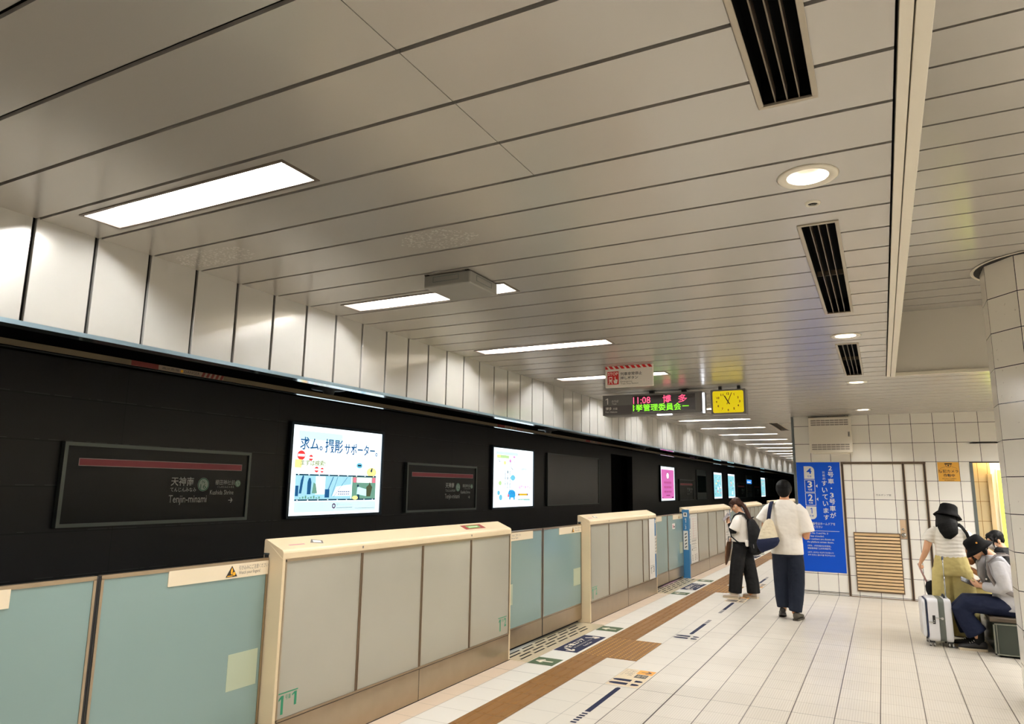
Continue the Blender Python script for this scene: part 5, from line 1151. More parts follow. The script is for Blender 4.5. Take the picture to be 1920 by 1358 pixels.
mb.tube([(-0.13, -0.01, 1.44), (-0.205, -0.005, 1.385), (-0.265, 0.0, 1.29), (-0.300, 0.0, 1.235)], [0.075, 0.082, 0.086, 0.092], 16)
fuse('t_shirt', mb, t, 0.010, 3)
mb = MB().use('denim_navy')
stack(mb, [(0, 0, 0.80, 0.172, 0.130), (0, 0, 0.88, 0.180, 0.132), (0, 0, 0.97, 0.165, 0.122), (0, 0, 1.02, 0.155, 0.115)])
mb.tube([(0.088, 0, 0.86), (0.098, 0.01, 0.66), (0.096, 0.02, 0.46), (0.080, -0.005, 0.26), (0.062, -0.02, 0.105)], [0.108, 0.108, 0.100, 0.092, 0.080], 16)
mb.tube([(-0.088, 0, 0.86), (-0.092, 0.04, 0.66), (-0.098, 0.08, 0.46), (-0.095, 0.06, 0.27), (-0.088, 0.055, 0.14)], [0.106, 0.104, 0.094, 0.088, 0.078], 16)
fuse('trousers', mb, t, 0.010, 3)
shoe(t, 'shoe', (0.060, -0.085, 0.0), -14, 'shoe_olive', 'shoe_olive', 0.285)
shoe(t, 'shoe', (-0.090, 0.00, 0.055), 6, 'shoe_black', 'shoe_black', 0.28, pitch=14)
# tote bag on his left shoulder
t = thing('tote_bag', 'cream canvas tote bag with navy base on the shoulder of the walking person', 'bag', (-1.175, 10.16, 0), math.radians(3))
mb = MB().use('canvas_cream')
mb.loft([((-0.195, -0.165, 1.285), (0.022, 0, 0), (0, 0.018, 0)), ((-0.200, -0.180, 1.24), (0.060, 0, 0.01), (0, 0.034, 0)), ((-0.208, -0.198, 1.15), (0.095, 0, 0.01), (0, 0.050, 0)), ((-0.212, -0.205, 1.06), (0.120, 0, 0.012), (0, 0.062, 0)), ((-0.215, -0.207, 1.00), (0.138, 0, 0.014), (0, 0.070, 0))], 20)
fuse('upper_canvas', mb, t, 0.008, 2)
mb = MB().use('canvas_navy')
mb.loft([((-0.215, -0.207, 1.035), (0.134, 0, 0.02), (0, 0.071, 0)), ((-0.215, -0.207, 0.985), (0.146, 0, 0.02), (0, 0.076, 0)), ((-0.222, -0.207, 0.930), (0.128, 0, 0.02), (0, 0.076, 0)), ((-0.232, -0.205, 0.885), (0.090, 0, 0.025), (0, 0.066, 0)), ((-0.240, -0.202, 0.868), (0.05, 0, 0.02), (0, 0.04, 0))], 20)
fuse('navy_base', mb, t, 0.008, 2)
mb = MB().use('canvas_navy'); mb.smooth = True
mb.ribbon([(-0.200, -0.185, 1.26), (-0.186, -0.160, 1.36), (-0.170, -0.140, 1.440), (-0.160, -0.08, 1.498), (-0.160, 0.0, 1.505), (-0.168, 0.085, 1.46), (-0.185, 0.14, 1.34)], (1, 0.15, 0.2), 0.024, 0.004); mb.build('strap', t)

# ---------------------------------------------------------------- woman with phone and backpack, facing the track
WR = dict(loc=(-2.02, 11.72, 0), rz=math.radians(80))
t = thing('person', 'person in loose white top and black trousers looking at a phone, black backpack on', 'person', WR['loc'], WR['rz'])
R = rot(3, 34)
mb = MB().use('skin')
stack(mb, [(0, 0, 0.78, 0.12, 0.10), (0, 0, 0.86, 0.145, 0.11), (0, 0, 0.97, 0.115, 0.09), (0, 0.0, 1.10, 0.130, 0.10), (0, -0.012, 1.20, 0.135, 0.09), (0, -0.022, 1.255, 0.105, 0.07), (0, -0.018, 1.285, 0.055, 0.052), (0, 0.005, 1.325, 0.047, 0.048), (0, 0.03, 1.37, 0.046, 0.048)])
P = head(mb, (0, 0.062, 1.405), R, 0.96)
limb(mb, [(-0.14, -0.01, 1.225), (-0.185, 0.01, 1.11), (-0.195, 0.045, 1.005), (-0.185, 0.075, 1.00), (-0.150, 0.115, 1.075), (-0.115, 0.145, 1.125)], [0.042, 0.040, 0.034, 0.033, 0.028, 0.023])
hand(mb, (-0.115, 0.145, 1.125), (0.15, 0.30, 0.85), (-0.85, 0.35, 0.1), -1, 48, 0.9)
limb(mb, [(0.14, -0.01, 1.225), (0.180, 0.01, 1.10), (0.175, 0.05, 0.985), (0.16, 0.10, 0.93), (0.12, 0.16, 0.90)], [0.042, 0.039, 0.034, 0.028, 0.023])
hand(mb, (0.12, 0.16, 0.90), (-0.5, 0.6, -0.5), (0.6, 0.5, 0.4), 1, 60, 0.9)
for s, ank in ((-1, (-0.10, 0.085, 0.09)), (1, (0.10, -0.12, 0.09))):
    limb(mb, [(s * 0.075, 0, 0.82), (s * 0.085, (ank[1]) * 0.4, 0.64), (s * 0.09, ank[1] * 0.7 + 0.02, 0.45), (ank[0], ank[1], 0.26), ank, (ank[0], ank[1] + 0.07, 0.05)], [0.075, 0.066, 0.05, 0.045, 0.034, 0.026])
fuse('body', mb, t, 0.007, 2)
face(t, P, R, 0.96, 'hair_brown')
mb = MB().use('hair_brown')
mb.ball(P(0, -0.022, 0.044), 0.082, 0.092, 0.082, R=R); mb.ball(P(0, -0.055, 0.0), 0.070, 0.055, 0.060, R=R); mb.ball(P(0, 0.040, 0.070), 0.066, 0.050, 0.038, R=R)
for k in (-1, 1): mb.tube([P(k * 0.060, 0.062, 0.055), P(k * 0.068, 0.050, 0.015), P(k * 0.070, 0.040, -0.02)], [0.014, 0.010, 0.004], 8)
mb.tube([P(-0.03, 0.078, 0.055), P(-0.02, 0.090, 0.035)], [0.022, 0.010], 8); mb.tube([P(0.03, 0.078, 0.055), P(0.02, 0.090, 0.035)], [0.022, 0.010], 8)
mb.tube([P(0, -0.095, 0.000), (0, -0.085, 1.355), (-0.01, -0.115, 1.29), (-0.02, -0.150, 1.215), (-0.025, -0.175, 1.165), (-0.03, -0.19, 1.140)], [0.030, 0.036, 0.036, 0.032, 0.028, 0.010], 12)
fuse('hair', mb, t, 0.007, 2)
mb = MB().use('earbud'); mb.smooth = True; mb.ball(P(-0.080, -0.002, -0.012), 0.008, 0.008, 0.008, 8, 6); mb.tube([P(-0.083, 0.0, -0.016), P(-0.080, 0.006, -0.040)], 0.0042, 8); mb.build('earbud', t)
mb = MB().use('tee_white')
stack(mb, [(0, 0.0, 0.855, 0.190, 0.150), (0, 0.0, 0.93, 0.180, 0.145), (0, -0.005, 1.05, 0.168, 0.135), (0, -0.012, 1.16, 0.168, 0.120), (0, -0.018, 1.225, 0.150, 0.098), (0, -0.018, 1.268, 0.105, 0.075), (0, -0.008, 1.300, 0.062, 0.060)], 20)
mb.tube([(-0.11, -0.012, 1.225), (-0.175, 0.0, 1.165), (-0.205, 0.02, 1.08), (-0.212, 0.04, 1.035)], [0.060, 0.070, 0.076, 0.082], 16); mb.tube([(0.11, -0.012, 1.225), (0.172, 0.0, 1.16), (0.198, 0.02, 1.07), (0.200, 0.04, 1.02)], [0.060, 0.070, 0.076, 0.080], 16)
mb.box(-0.15, 0.12, -0.150, -0.105, 0.79, 0.88)
fuse('top', mb, t, 0.009, 3)
mb = MB().use('cloth_black')
limb(mb, [(-0.188, 0.012, 1.09), (-0.197, 0.045, 1.003), (-0.185, 0.078, 1.000), (-0.150, 0.115, 1.075), (-0.118, 0.142, 1.120)], [0.045, 0.039, 0.038, 0.034, 0.030]); limb(mb, [(0.182, 0.01, 1.09), (0.177, 0.05, 0.985), (0.162, 0.10, 0.932), (0.125, 0.155, 0.902)], [0.045, 0.039, 0.034, 0.029])
fuse('arm_sleeves', mb, t, 0.007, 2)
mb = MB().use('cloth_black')
stack(mb, [(0, 0, 0.74, 0.165, 0.135), (0, 0, 0.82, 0.165, 0.132), (0, 0, 0.90, 0.150, 0.118), (0, 0, 0.96, 0.130, 0.10)])
mb.tube([(-0.08, 0, 0.80), (-0.092, 0.035, 0.60), (-0.100, 0.065, 0.40), (-0.104, 0.085, 0.22), (-0.105, 0.098, 0.085)], [0.105, 0.108, 0.104, 0.100, 0.100], 16); mb.tube([(0.08, 0, 0.80), (0.09, -0.04, 0.60), (0.096, -0.08, 0.40), (0.098, -0.11, 0.22), (0.098, -0.118, 0.075)], [0.105, 0.108, 0.104, 0.100, 0.100], 16)
fuse('trousers', mb, t, 0.010, 3)
shoe(t, 'shoe', (-0.105, 0.035, 0), 6, 'shoe_white', 'sole_cream', 0.25, laces='lace_white'); shoe(t, 'shoe', (0.105, -0.185, 0), -8, 'shoe_white', 'sole_cream', 0.25, laces='lace_white')
t = thing('phone', 'silver phone held by the person with the black backpack', 'phone', WR['loc'], WR['rz'])
c = V3((-0.115, 0.190, 1.225)); R2 = Matrix.Rotation(math.radians(55), 3, 'Z') @ Matrix.Rotation(math.radians(24), 3, 'X') @ Matrix.Rotation(math.radians(-32), 3, 'Y')
mb = MB().use('phone_silver').plane(c, R2 @ V3((1, 0, 0)), R2 @ V3((0, 0, 1))); mb.slab(-0.036, 0.036, -0.075, 0.075, -0.004, 0.004); mb.build('case', t, bevel=0.003)
mb = MB().use('phone_body').plane(c, R2 @ V3((1, 0, 0)), R2 @ V3((0, 0, 1))); mb.rect(-0.033, 0.033, -0.072, 0.072, 0.0045); mb.disc(-0.018, 0.055, 0.008, d=-0.0045); mb.build('screen', t)
t = thing('backpack', 'black backpack worn by the person looking at a phone', 'backpack', WR['loc'], WR['rz'])
mb = MB().use('cloth_black')
stack(mb, [(0, -0.205, 0.665, 0.105, 0.055), (0, -0.215, 0.70, 0.140, 0.085), (0, -0.222, 0.82, 0.150, 0.105), (0, -0.215, 0.98, 0.148, 0.098), (0, -0.190, 1.10, 0.130, 0.078), (0, -0.165, 1.18, 0.095, 0.055), (0, -0.150, 1.215, 0.05, 0.03)], 20)
fuse('main_bag', mb, t, 0.009, 2)
mb = MB().use('cloth_black'); stack(mb, [(0, -0.295, 0.70, 0.09, 0.035), (0, -0.305, 0.74, 0.118, 0.045), (0, -0.310, 0.84, 0.118, 0.045), (0, -0.300, 0.915, 0.100, 0.03)], 18); o = fuse('front_pocket', mb, t, 0.008, 2)
mb = MB().use('alu')
mb.tube([(-0.150, -0.235, 0.83), (-0.151, -0.240, 0.775)], 0.0045, 6); mb.tube([(-0.095, -0.338, 0.84), (-0.094, -0.342, 0.79)], 0.0045, 6)
mb.build('zip_pulls', o)
for s in (-1, 1):
    mb = MB().use('cloth_black'); mb.smooth = True
    mb.ribbon([(s * 0.075, -0.135, 1.20), (s * 0.092, -0.095, 1.278), (s * 0.100, -0.02, 1.305), (s * 0.112, 0.065, 1.25), (s * 0.122, 0.122, 1.12), (s * 0.130, 0.140, 1.02)], (1, 0, -s * 0.3), 0.030, 0.008)
    mb.tube([(s * 0.130, 0.135, 1.03), (s * 0.160, 0.10, 0.93), (s * 0.190, 0.0, 0.86), (s * 0.160, -0.12, 0.79)], 0.010, 8, 0.4, (1, 0, 0)); mb.build('shoulder_strap', t)
mb = MB().use('cloth_black'); mb.smooth = True; mb.tube([(-0.03, -0.150, 1.205), (-0.03, -0.20, 1.235), (0.03, -0.20, 1.235), (0.03, -0.150, 1.205)], 0.010, 8, 0.6); mb.build('grab_loop', t)
t = thing('paper_bag', 'flat brown bag hanging in front of the person with the black backpack', 'bag', WR['loc'], WR['rz'])
mb = MB().use('kraft')
mb.loft([((-0.03, 0.185, 0.845), (0.10, 0.0, 0), (0, 0.012, 0)), ((-0.03, 0.205, 0.74), (0.115, 0, 0), (0, 0.022, 0.004)), ((-0.03, 0.225, 0.62), (0.10, 0, 0), (0, 0.020, 0.004)), ((-0.03, 0.245, 0.52), (0.055, 0, 0), (0, 0.010, 0)), ((-0.03, 0.252, 0.480), (0.02, 0, 0), (0, 0.005, 0))], 16); mb.smooth = True; mb.build('body', t)
mb = MB().use('cloth_black'); mb.smooth = True; mb.tube([(-0.09, 0.185, 0.84), (0.02, 0.215, 0.915), (0.09, 0.20, 0.90), (0.05, 0.185, 0.845)], 0.006, 8); mb.build('handle', t)

# ---------------------------------------------------------------- standing woman in a black hat, seen from behind
SW = dict(loc=(0.645, 9.76, 0), rz=math.radians(-6))
t = thing('person', 'person in black bucket hat, white ribbed top and olive trousers standing with back turned', 'person', SW['loc'], SW['rz'])
R = rot(-14, 16, 6)
mb = MB().use('skin')
stack(mb, [(0, 0, 0.80, 0.13, 0.11), (0, 0, 0.88, 0.155, 0.115), (0, 0, 1.00, 0.120, 0.095), (0, 0, 1.11, 0.130, 0.10), (0, -0.008, 1.20, 0.135, 0.09), (0, -0.012, 1.255, 0.105, 0.07), (0, -0.01, 1.285, 0.055, 0.052), (0.005, 0.0, 1.32, 0.046, 0.047), (0.008, 0.012, 1.36, 0.045, 0.047)])
P = head(mb, (0.008, 0.030, 1.395), R, 0.96)
limb(mb, [(-0.145, -0.01, 1.225), (-0.205, -0.01, 1.11), (-0.240, -0.01, 0.99), (-0.270, 0.02, 0.92), (-0.305, 0.06, 0.855)], [0.046, 0.043, 0.037, 0.031, 0.024]); hand(mb, (-0.305, 0.06, 0.855), (-0.25, 0.45, -0.55), (-0.8, -0.3, 0.2), 1, 60, 0.92)
limb(mb, [(0.145, -0.01, 1.225), (0.190, 0.0, 1.10), (0.185, 0.04, 0.98), (0.14, 0.13, 0.95), (0.09, 0.20, 0.97)], [0.046, 0.043, 0.037, 0.030, 0.024]); hand(mb, (0.09, 0.20, 0.97), (-0.6, 0.5, 0.1), (0.4, 0.5, 0.7), 1, 50, 0.92)
for s in (-1, 1): limb(mb, [(s * 0.085, 0, 0.84), (s * 0.088, 0.01, 0.65), (s * 0.085, 0.02, 0.45), (s * 0.085, 0.0, 0.27), (s * 0.085, 0.0, 0.09), (s * 0.09, 0.07, 0.05)], [0.082, 0.070, 0.052, 0.048, 0.035, 0.026])
fuse('body', mb, t, 0.0075, 2); face(t, P, R, 0.96)
mb = MB().use('hair_black'); mb.ball(P(0, -0.028, 0.03), 0.082, 0.088, 0.080, R=R)
mb.tube([P(0, -0.055, 0.03), P(0, -0.085, -0.05), (-0.005, -0.105, 1.29), (0.01, -0.118, 1.225), (0.03, -0.122, 1.165), (0.045, -0.12, 1.145)], [0.084, 0.100, 0.106, 0.098, 0.078, 0.035], 16, 0.55, (0, 1, 0))
mb.tube([P(-0.06, -0.01, 0.0), P(-0.085, -0.03, -0.09), (-0.105, -0.03, 1.27), (-0.118, -0.02, 1.245)], [0.035, 0.034, 0.022, 0.008], 10); mb.tube([P(0.06, -0.01, 0.0), P(0.085, -0.02, -0.08), (0.105, -0.03, 1.265)], [0.035, 0.032, 0.010], 10)
fuse('hair', mb, t, 0.008, 2)
def bucket_hat(t, P, R, s=1.0, badge=False, z=0.05, r=0.088):
    mb = MB().use('hat_black'); mb.smooth = True; n = 28
    prof = [(0.02, 0.092), (r * 0.72, 0.088), (r * 0.92, 0.070), (r, 0.02), (r * 1.04, -0.010), (r * 1.30, -0.038), (r * 1.52, -0.066), (r * 1.49, -0.068), (r * 1.25, -0.042), (r * 0.99, -0.014)]
    mb.loft([(P(0, -0.008, z + h), R @ V3((a * s, 0, 0)), R @ V3((0, a * 1.10 * s, 0))) for a, h in prof], n, caps=False)
    mb.loft([(P(0, -0.008, z + 0.092), R @ V3((0.0201 * s, 0, 0)), R @ V3((0, 0.022 * s, 0))), (P(0, -0.008, z + 0.093), R @ V3((0.001, 0, 0)), R @ V3((0, 0.001, 0)))], n)
    o = mb.build('bucket_hat', t)
    if badge: mb = MB().use('mark_orange'); mb.smooth = True; mb.ball(P(-r * 1.01, -0.02, z + 0.022), 0.004, 0.010, 0.010, 10, 6, R=R); mb.build('badge', o)
bucket_hat(t, P, R, 0.98, r=0.098, z=0.040)
mb = MB().use('tee_ribbed')
stack(mb, [(0, 0, 0.915, 0.158, 0.128), (0, 0, 1.00, 0.150, 0.120), (0, 0, 1.10, 0.152, 0.120), (0, -0.008, 1.19, 0.158, 0.108), (0, -0.012, 1.24, 0.140, 0.090), (0, -0.012, 1.275, 0.095, 0.070), (0, -0.005, 1.30, 0.062, 0.058)], 20)
mb.tube([(-0.11, -0.01, 1.225), (-0.170, -0.01, 1.18), (-0.208, -0.012, 1.125), (-0.222, -0.012, 1.095)], [0.055, 0.062, 0.064, 0.066], 16); mb.tube([(0.11, -0.01, 1.225), (0.168, 0.0, 1.17), (0.192, 0.0, 1.10)], [0.055, 0.062, 0.064], 16)
fuse('top', mb, t, 0.009, 2)
mb = MB().use('pants_olive')
stack(mb, [(0, 0, 0.72, 0.190, 0.150), (0, 0, 0.82, 0.185, 0.148), (0, 0, 0.90, 0.168, 0.132), (0, 0, 0.965, 0.148, 0.118)])
for s in (-1, 1): mb.tube([(s * 0.088, 0, 0.78), (s * 0.098, 0.005, 0.60), (s * 0.105, 0.01, 0.40), (s * 0.110, 0.005, 0.20), (s * 0.112, 0.0, 0.06)], [0.112, 0.118, 0.122, 0.126, 0.130], 18)
fuse('trousers', mb, t, 0.010, 3)
shoe(t, 'shoe', (-0.10, -0.07, 0), 6, 'shoe_black', 'sole_cream', 0.24); shoe(t, 'shoe', (0.10, -0.07, 0), -6, 'shoe_black', 'sole_cream', 0.24)
t = thing('shoulder_bag', 'black shoulder bag of the person in the ribbed white top', 'bag', SW['loc'], SW['rz'])
mb = MB().use('cloth_black'); mb.smooth = True; mb.ribbon([(0.10, 0.20, 0.93), (0.195, 0.06, 1.02), (0.200, -0.03, 1.11), (0.178, -0.090, 1.20), (0.135, -0.080, 1.272), (0.105, -0.02, 1.300), (0.11, 0.08, 1.22), (0.08, 0.19, 0.95)], (1, 0.3, 0.3), 0.017, 0.004); mb.build('strap', t)
mb = MB().use('cloth_black'); stack(mb, [(0.04, 0.21, 0.74, 0.09, 0.035), (0.04, 0.21, 0.80, 0.11, 0.045), (0.04, 0.21, 0.92, 0.105, 0.04), (0.04, 0.21, 0.96, 0.08, 0.025)]); fuse('body', mb, t, 0.010, 2)
t = thing('pouch', 'small black pouch dangling on a pink strap from the standing person in the hat', 'pouch', SW['loc'], SW['rz'])
mb = MB().use('strap_pink'); mb.smooth = True; mb.tube([(-0.345, 0.13, 0.815), (-0.310, 0.08, 0.72), (-0.262, 0.03, 0.61)], 0.010, 8, 0.3, (0, 1, 0)); mb.build('strap', t)
mb = MB().use('cloth_black'); mb.smooth = True; mb.loft([((-0.235, 0.02, 0.635), (0.035, 0, 0.012), (0, 0.014, 0)), ((-0.240, 0.02, 0.58), (0.046, 0, 0.006), (0, 0.030, 0)), ((-0.238, 0.02, 0.52), (0.044, 0, 0.0), (0, 0.030, 0)), ((-0.235, 0.02, 0.465), (0.026, 0, 0), (0, 0.015, 0))], 14); mb.build('body', t)

# ---------------------------------------------------------------- seated people on the bench (facing the track)
def seated(loc, rz, label, hat, sk, hair, top, pants, shoes, sole, lean, headc, R, s=0.98, hands='phone', laces=None, sleeves='long', mask=False, hairlong=False, hem=0.17):
    t = thing('person', label, 'person', loc, rz)
    sh = V3((0, lean, 0.965)); hp = V3((0, -0.02, 0.46)); md = (sh + hp) / 2 + V3((0, -0.045, 0))
    mb = MB().use(sk)
    stack(mb, [(0, hp.y, 0.40, 0.15, 0.11), (0, hp.y, 0.48, 0.16, 0.12), (0, md.y - 0.01, 0.64, 0.125, 0.10), (0, md.y + 0.02, 0.78, 0.135, 0.105), (0, sh.y - 0.02, 0.90, 0.140, 0.095), (0, sh.y - 0.005, 0.955, 0.105, 0.072), (0, sh.y + 0.01, 0.985, 0.055, 0.055)])
    mb.tube([sh + V3((0, 0, 0.0)), (V3(headc) + sh) / 2 + V3((0, -0.005, 0.01)), V3(headc) + V3((0, -0.01, -0.02))], [0.056, 0.048, 0.046], 14)
    P = head(mb, headc, R, s)
    el = [(-0.215, lean - 0.06, 0.66), (0.215, lean - 0.06, 0.66)]
    if hands == 'phone': wr = [(-0.075, 0.255, 0.665), (0.075, 0.255, 0.665)]
    elif hands == 'chin': wr = [(-0.06, lean + 0.17, 0.80), (0.07, lean + 0.17, 0.80)]
    else: wr = [(-0.10, 0.24, 0.60), (0.10, 0.24, 0.60)]
    arms = []
    for k in (0, 1):
        sgn = -1 if k == 0 else 1; S_ = V3((sgn * 0.145, sh.y - 0.02, 0.92)); E_ = V3(el[k]); W_ = V3(wr[k])
        pts = [S_, (S_ + E_) / 2 + V3((sgn * 0.02, 0, 0)), E_, E_ * 0.85 + W_ * 0.15, (E_ + W_) / 2, W_]; arms.append(pts)
        limb(mb, pts, [0.046, 0.043, 0.037, 0.036, 0.031, 0.025]); d = (W_ - E_).normalized()
        hand(mb, W_, d + V3((-sgn * 0.25, 0.3, 0.10)), V3((sgn * 0.75, 0, -0.5)) if hands == 'phone' else V3((sgn * 0.2, 0, 1)), 1 if (sgn > 0) == (hands != 'phone') else -1, 42, 0.92)
    kn = [V3((-0.10, 0.44, 0.475)), V3((0.10, 0.43, 0.475))]; an = [V3((-0.10, 0.315, 0.10)), V3((0.10, 0.36, 0.10))]
    for k in (0, 1):
        sgn = -1 if k == 0 else 1
        limb(mb, [(sgn * 0.085, 0.0, 0.46), (sgn * 0.095, 0.22, 0.475), kn[k], kn[k] * 0.9 + an[k] * 0.1 + V3((0, 0.01, -0.01)), (kn[k] + an[k]) / 2, an[k], an[k] + V3((0, 0.07, -0.045))], [0.085, 0.075, 0.056, 0.054, 0.046, 0.035, 0.026])
    fuse('body', mb, t, 0.0075, 2); face(t, P, R, s, hair, not mask)
    mb = MB().use(hair); mb.ball(P(0, -0.022, 0.038), 0.083 * s, 0.094 * s, 0.085 * s, R=R); mb.ball(P(0, -0.050, -0.005), 0.074 * s, 0.055 * s, 0.065 * s, R=R); mb.ball(P(0, 0.035, 0.072), 0.066 * s, 0.050 * s, 0.038 * s, R=R)
    for k in (-1, 1): mb.tube([P(k * 0.066, 0.028, 0.03), P(k * 0.070, 0.020, 0.0), P(k * 0.069, 0.012, -0.03)], [0.022, 0.017, 0.008], 8)
    if hat:
        for k in (-1, 1): mb.tube([P(k * 0.068, -0.030, 0.0), P(k * 0.072, -0.032, -0.05), P(k * 0.066, -0.015, -0.09)], [0.030, 0.028, 0.012], 8)
    if hairlong:
        for k in (-1, 1): mb.tube([P(k * 0.050, 0.062, 0.06), P(k * 0.066, 0.058, 0.01), P(k * 0.066, 0.064, -0.05), P(k * 0.060, 0.066, -0.09)], [0.020, 0.012, 0.008, 0.004], 8)
    fuse('hair', mb, t, 0.0075, 2)
    if hat: bucket_hat(t, P, R, s * 1.02, badge=True, z=0.045, r=0.094)
    if mask:
        mb = MB().use('mask_white'); mb.smooth = True; mb.loft([(P(0, 0.066, -0.012), R @ V3((0.050, 0, 0)), R @ V3((0, 0.040, 0))), (P(0, 0.066, -0.045), R @ V3((0.058, 0, 0)), R @ V3((0, 0.048, 0))), (P(0, 0.052, -0.085), R @ V3((0.050, 0, 0)), R @ V3((0, 0.045, 0))), (P(0, 0.040, -0.108), R @ V3((0.030, 0, 0)), R @ V3((0, 0.030, 0)))], 18); mk = mb.build('face_mask', t)
        mb = MB().use('mask_white'); mb.smooth = True
        for k in (-1, 1): mb.tube([P(k * 0.05, 0.055, -0.02), P(k * 0.075, 0.01, -0.005)], 0.002, 6); mb.tube([P(k * 0.045, 0.045, -0.085), P(k * 0.075, 0.0, -0.02)], 0.002, 6)
        mb.build('ear_loops', mk)
    mb = MB().use(top)
    stack(mb, [(0, hp.y + 0.03, 0.43, 0.195, hem), (0, hp.y + 0.02, 0.50, 0.190, hem - 0.005), (0, md.y + 0.0, 0.64, 0.170, 0.145), (0, md.y + 0.025, 0.78, 0.170, 0.140), (0, sh.y - 0.02, 0.90, 0.172, 0.122), (0, sh.y - 0.01, 0.955, 0.140, 0.098), (0, sh.y + 0.01, 0.995, 0.080, 0.076)], 20)
    for pts in arms:
        if sleeves == 'long': mb.tube(pts[:5] + [pts[4] * 0.25 + pts[5] * 0.75], [0.072, 0.070, 0.062, 0.060, 0.054, 0.050], 14)
        else: mb.tube(pts[:2] + [pts[1] * 0.6 + pts[2] * 0.4], [0.070, 0.068, 0.066], 14)
    fuse('jacket' if hat else 'top', mb, t, 0.009, 3)
    mb = MB().use(pants); stack(mb, [(0, -0.02, 0.385, 0.165, 0.13), (0, -0.02, 0.47, 0.175, 0.14), (0, -0.02, 0.56, 0.15, 0.12)])
    for k in (0, 1):
        sgn = -1 if k == 0 else 1; mb.tube([(sgn * 0.085, -0.02, 0.46), (sgn * 0.098, 0.20, 0.475), kn[k] + V3((0, -0.02, 0.0)), kn[k] + V3((0, 0.03, -0.05)), kn[k] * 0.5 + an[k] * 0.5 + V3((0, 0.03, 0)), an[k] + V3((0, 0.02, 0.075))], [0.105, 0.098, 0.088, 0.085, 0.095, 0.108], 16)
    fuse('trousers', mb, t, 0.010, 3)
    for k in (0, 1):
        mb = MB().use('cloth_black'); mb.smooth = True; mb.tube([an[k] + V3((0, 0.0, 0.13)), an[k] + V3((0, 0.0, 0.02)), an[k] + V3((0, 0.03, -0.03))], [0.045, 0.042, 0.040], 14); mb.build('sock', t)
    for k in (0, 1): shoe(t, 'shoe', (an[k].x, an[k].y - 0.06, 0), 0, shoes, sole, 0.265, laces=laces)
    return t, P
L1 = (1.125, 9.385, 0); Z1 = math.radians(90)
t, P = seated(L1, Z1, 'person in black bucket hat and grey jacket sitting on the bench with a phone', True, 'skin', 'hair_black', 'jacket_grey', 'denim_blue', 'shoe_black', 'sole_cream', 0.115, (0, 0.245, 1.055), rot(4, 36), laces='lace_white')
mb = MB().use('lapel_grey'); mb.smooth = True
for s in (-1, 1): mb.tube([(s * 0.060, 0.20, 0.985), (s * 0.095, 0.235, 0.90), (s * 0.075, 0.235, 0.78), (s * 0.045, 0.205, 0.66)], [0.020, 0.034, 0.028, 0.012], 10, 0.3, (1, 0, 0))
mb.build('lapels', t)
mb = MB().use('shirt_grey'); mb.smooth = True; mb.tube([(0, 0.190, 1.0), (0, 0.222, 0.90), (0, 0.220, 0.78), (0, 0.19, 0.66)], [0.035, 0.055, 0.052, 0.030], 12, 0.35, (1, 0, 0)); mb.build('shirt', t)
mb = MB().use('phone_body'); mb.smooth = True; mb.loft([((-0.105, 0.208, 0.662), (0.0, 0.012, 0.042), (0.042, 0, 0)), ((-0.093, 0.225, 0.665), (0.0, 0.012, 0.042), (0.042, 0, 0))], 14); o = mb.build('wristwatch', t)
mb = MB().use('sign_white'); mb.smooth = True; mb.ball((-0.115, 0.205, 0.745), 0.006, 0.010, 0.010, 10, 6); mb.build('button', t)
tb = thing('phone', 'dark phone in the hands of the seated person in the grey jacket', 'phone', L1, Z1)
mb = MB().use('phone_body').plane((-0.01, 0.375, 0.700), V3((0.80, 0.0, 0.60)), V3((0.05, 0.90, 0.42)).normalized()); mb.slab(-0.035, 0.035, -0.066, 0.062, -0.0045, 0.0045); mb.build('case', tb, bevel=0.003)
tb = thing('backpack', 'grey backpack on the seated person in the bucket hat', 'backpack', L1, Z1)
mb = MB().use('strap_grey'); mb.smooth = True
for s in (-1, 1): mb.ribbon([(s * 0.105, -0.085, 0.93), (s * 0.118, -0.01, 1.005), (s * 0.128, 0.10, 1.000), (s * 0.150, 0.190, 0.92), (s * 0.182, 0.185, 0.80), (s * 0.200, 0.13, 0.68), (s * 0.18, -0.03, 0.60)], [(1, 0, 0), (1, 0, -s * 0.3), (1, 0, -s * 0.4), (0.8, 0.4 * s, 0), (0.5, 0.8 * s, 0), (0.3, 0.8 * s, 0), (0, 0.5, 1)], 0.024, 0.006)
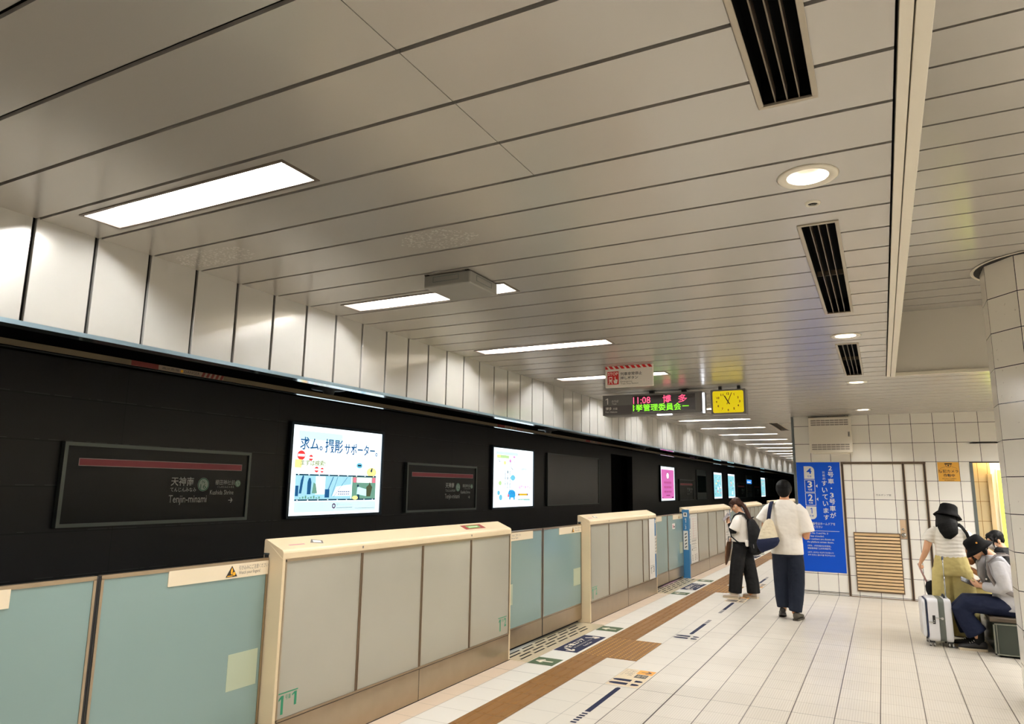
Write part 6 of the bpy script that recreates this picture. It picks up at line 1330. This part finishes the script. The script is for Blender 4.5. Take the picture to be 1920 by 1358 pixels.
mb.build('shoulder_straps', tb)
mb = MB().use('strap_grey'); stack(mb, [(0, -0.235, 0.53, 0.12, 0.06), (0, -0.24, 0.60, 0.14, 0.085), (0, -0.21, 0.76, 0.14, 0.08), (0, -0.16, 0.90, 0.11, 0.055), (0, -0.14, 0.94, 0.06, 0.03)]); fuse('main_bag', mb, tb, 0.010, 2)
mb = MB().use('cloth_black'); mb.smooth = True; mb.tube([(-0.20, -0.02, 0.47), (-0.215, -0.05, 0.40), (-0.215, -0.045, 0.31)], 0.008, 8, 0.4); mb.tube([(-0.19, -0.10, 0.50), (-0.215, -0.13, 0.41), (-0.215, -0.15, 0.315)], 0.010, 8, 0.4); mb.build('dangling_straps', tb)
t, P = seated((1.33, 10.78, 0), math.radians(80), 'person in black with a white face mask sitting farthest along the bench', False, 'skin', 'hair_black', 'cloth_black', 'cloth_black', 'shoe_black', 'shoe_black', 0.06, (0, 0.125, 1.075), rot(26, 20), mask=True, sleeves='short', hands='lap', hairlong=True, hem=0.14)
t, P = seated((1.14, 10.17, 0), math.radians(92), 'person in black leaning forward, mostly hidden behind the seated hat wearer', False, 'skin_tan', 'hair_brown', 'cloth_black', 'pants_olive', 'shoe_black', 'shoe_black', 0.17, (0, 0.262, 0.935), rot(14, 30), hands='chin', sleeves='short', hem=0.14)
t = thing('handbag', 'brown handbag on the lap of the person leaning forward', 'bag', (0.82, 10.16, 0.0), math.radians(92))
mb = MB().use('bag_brown'); mb.loft([((0, 0.0, 0.555), (0.12, 0, 0), (0, 0.06, 0)), ((0, 0, 0.60), (0.125, 0, 0), (0, 0.062, 0)), ((0, 0, 0.66), (0.115, 0, 0), (0, 0.055, 0)), ((0, 0, 0.69), (0.09, 0, 0), (0, 0.035, 0))], 18); fuse('body', mb, t, 0.010, 2)
mb = MB().use('bag_brown'); mb.smooth = True; mb.tube([(-0.07, 0, 0.68), (-0.05, 0.0, 0.75), (0.05, 0.0, 0.75), (0.07, 0, 0.68)], 0.008, 8); mb.build('handle', t)
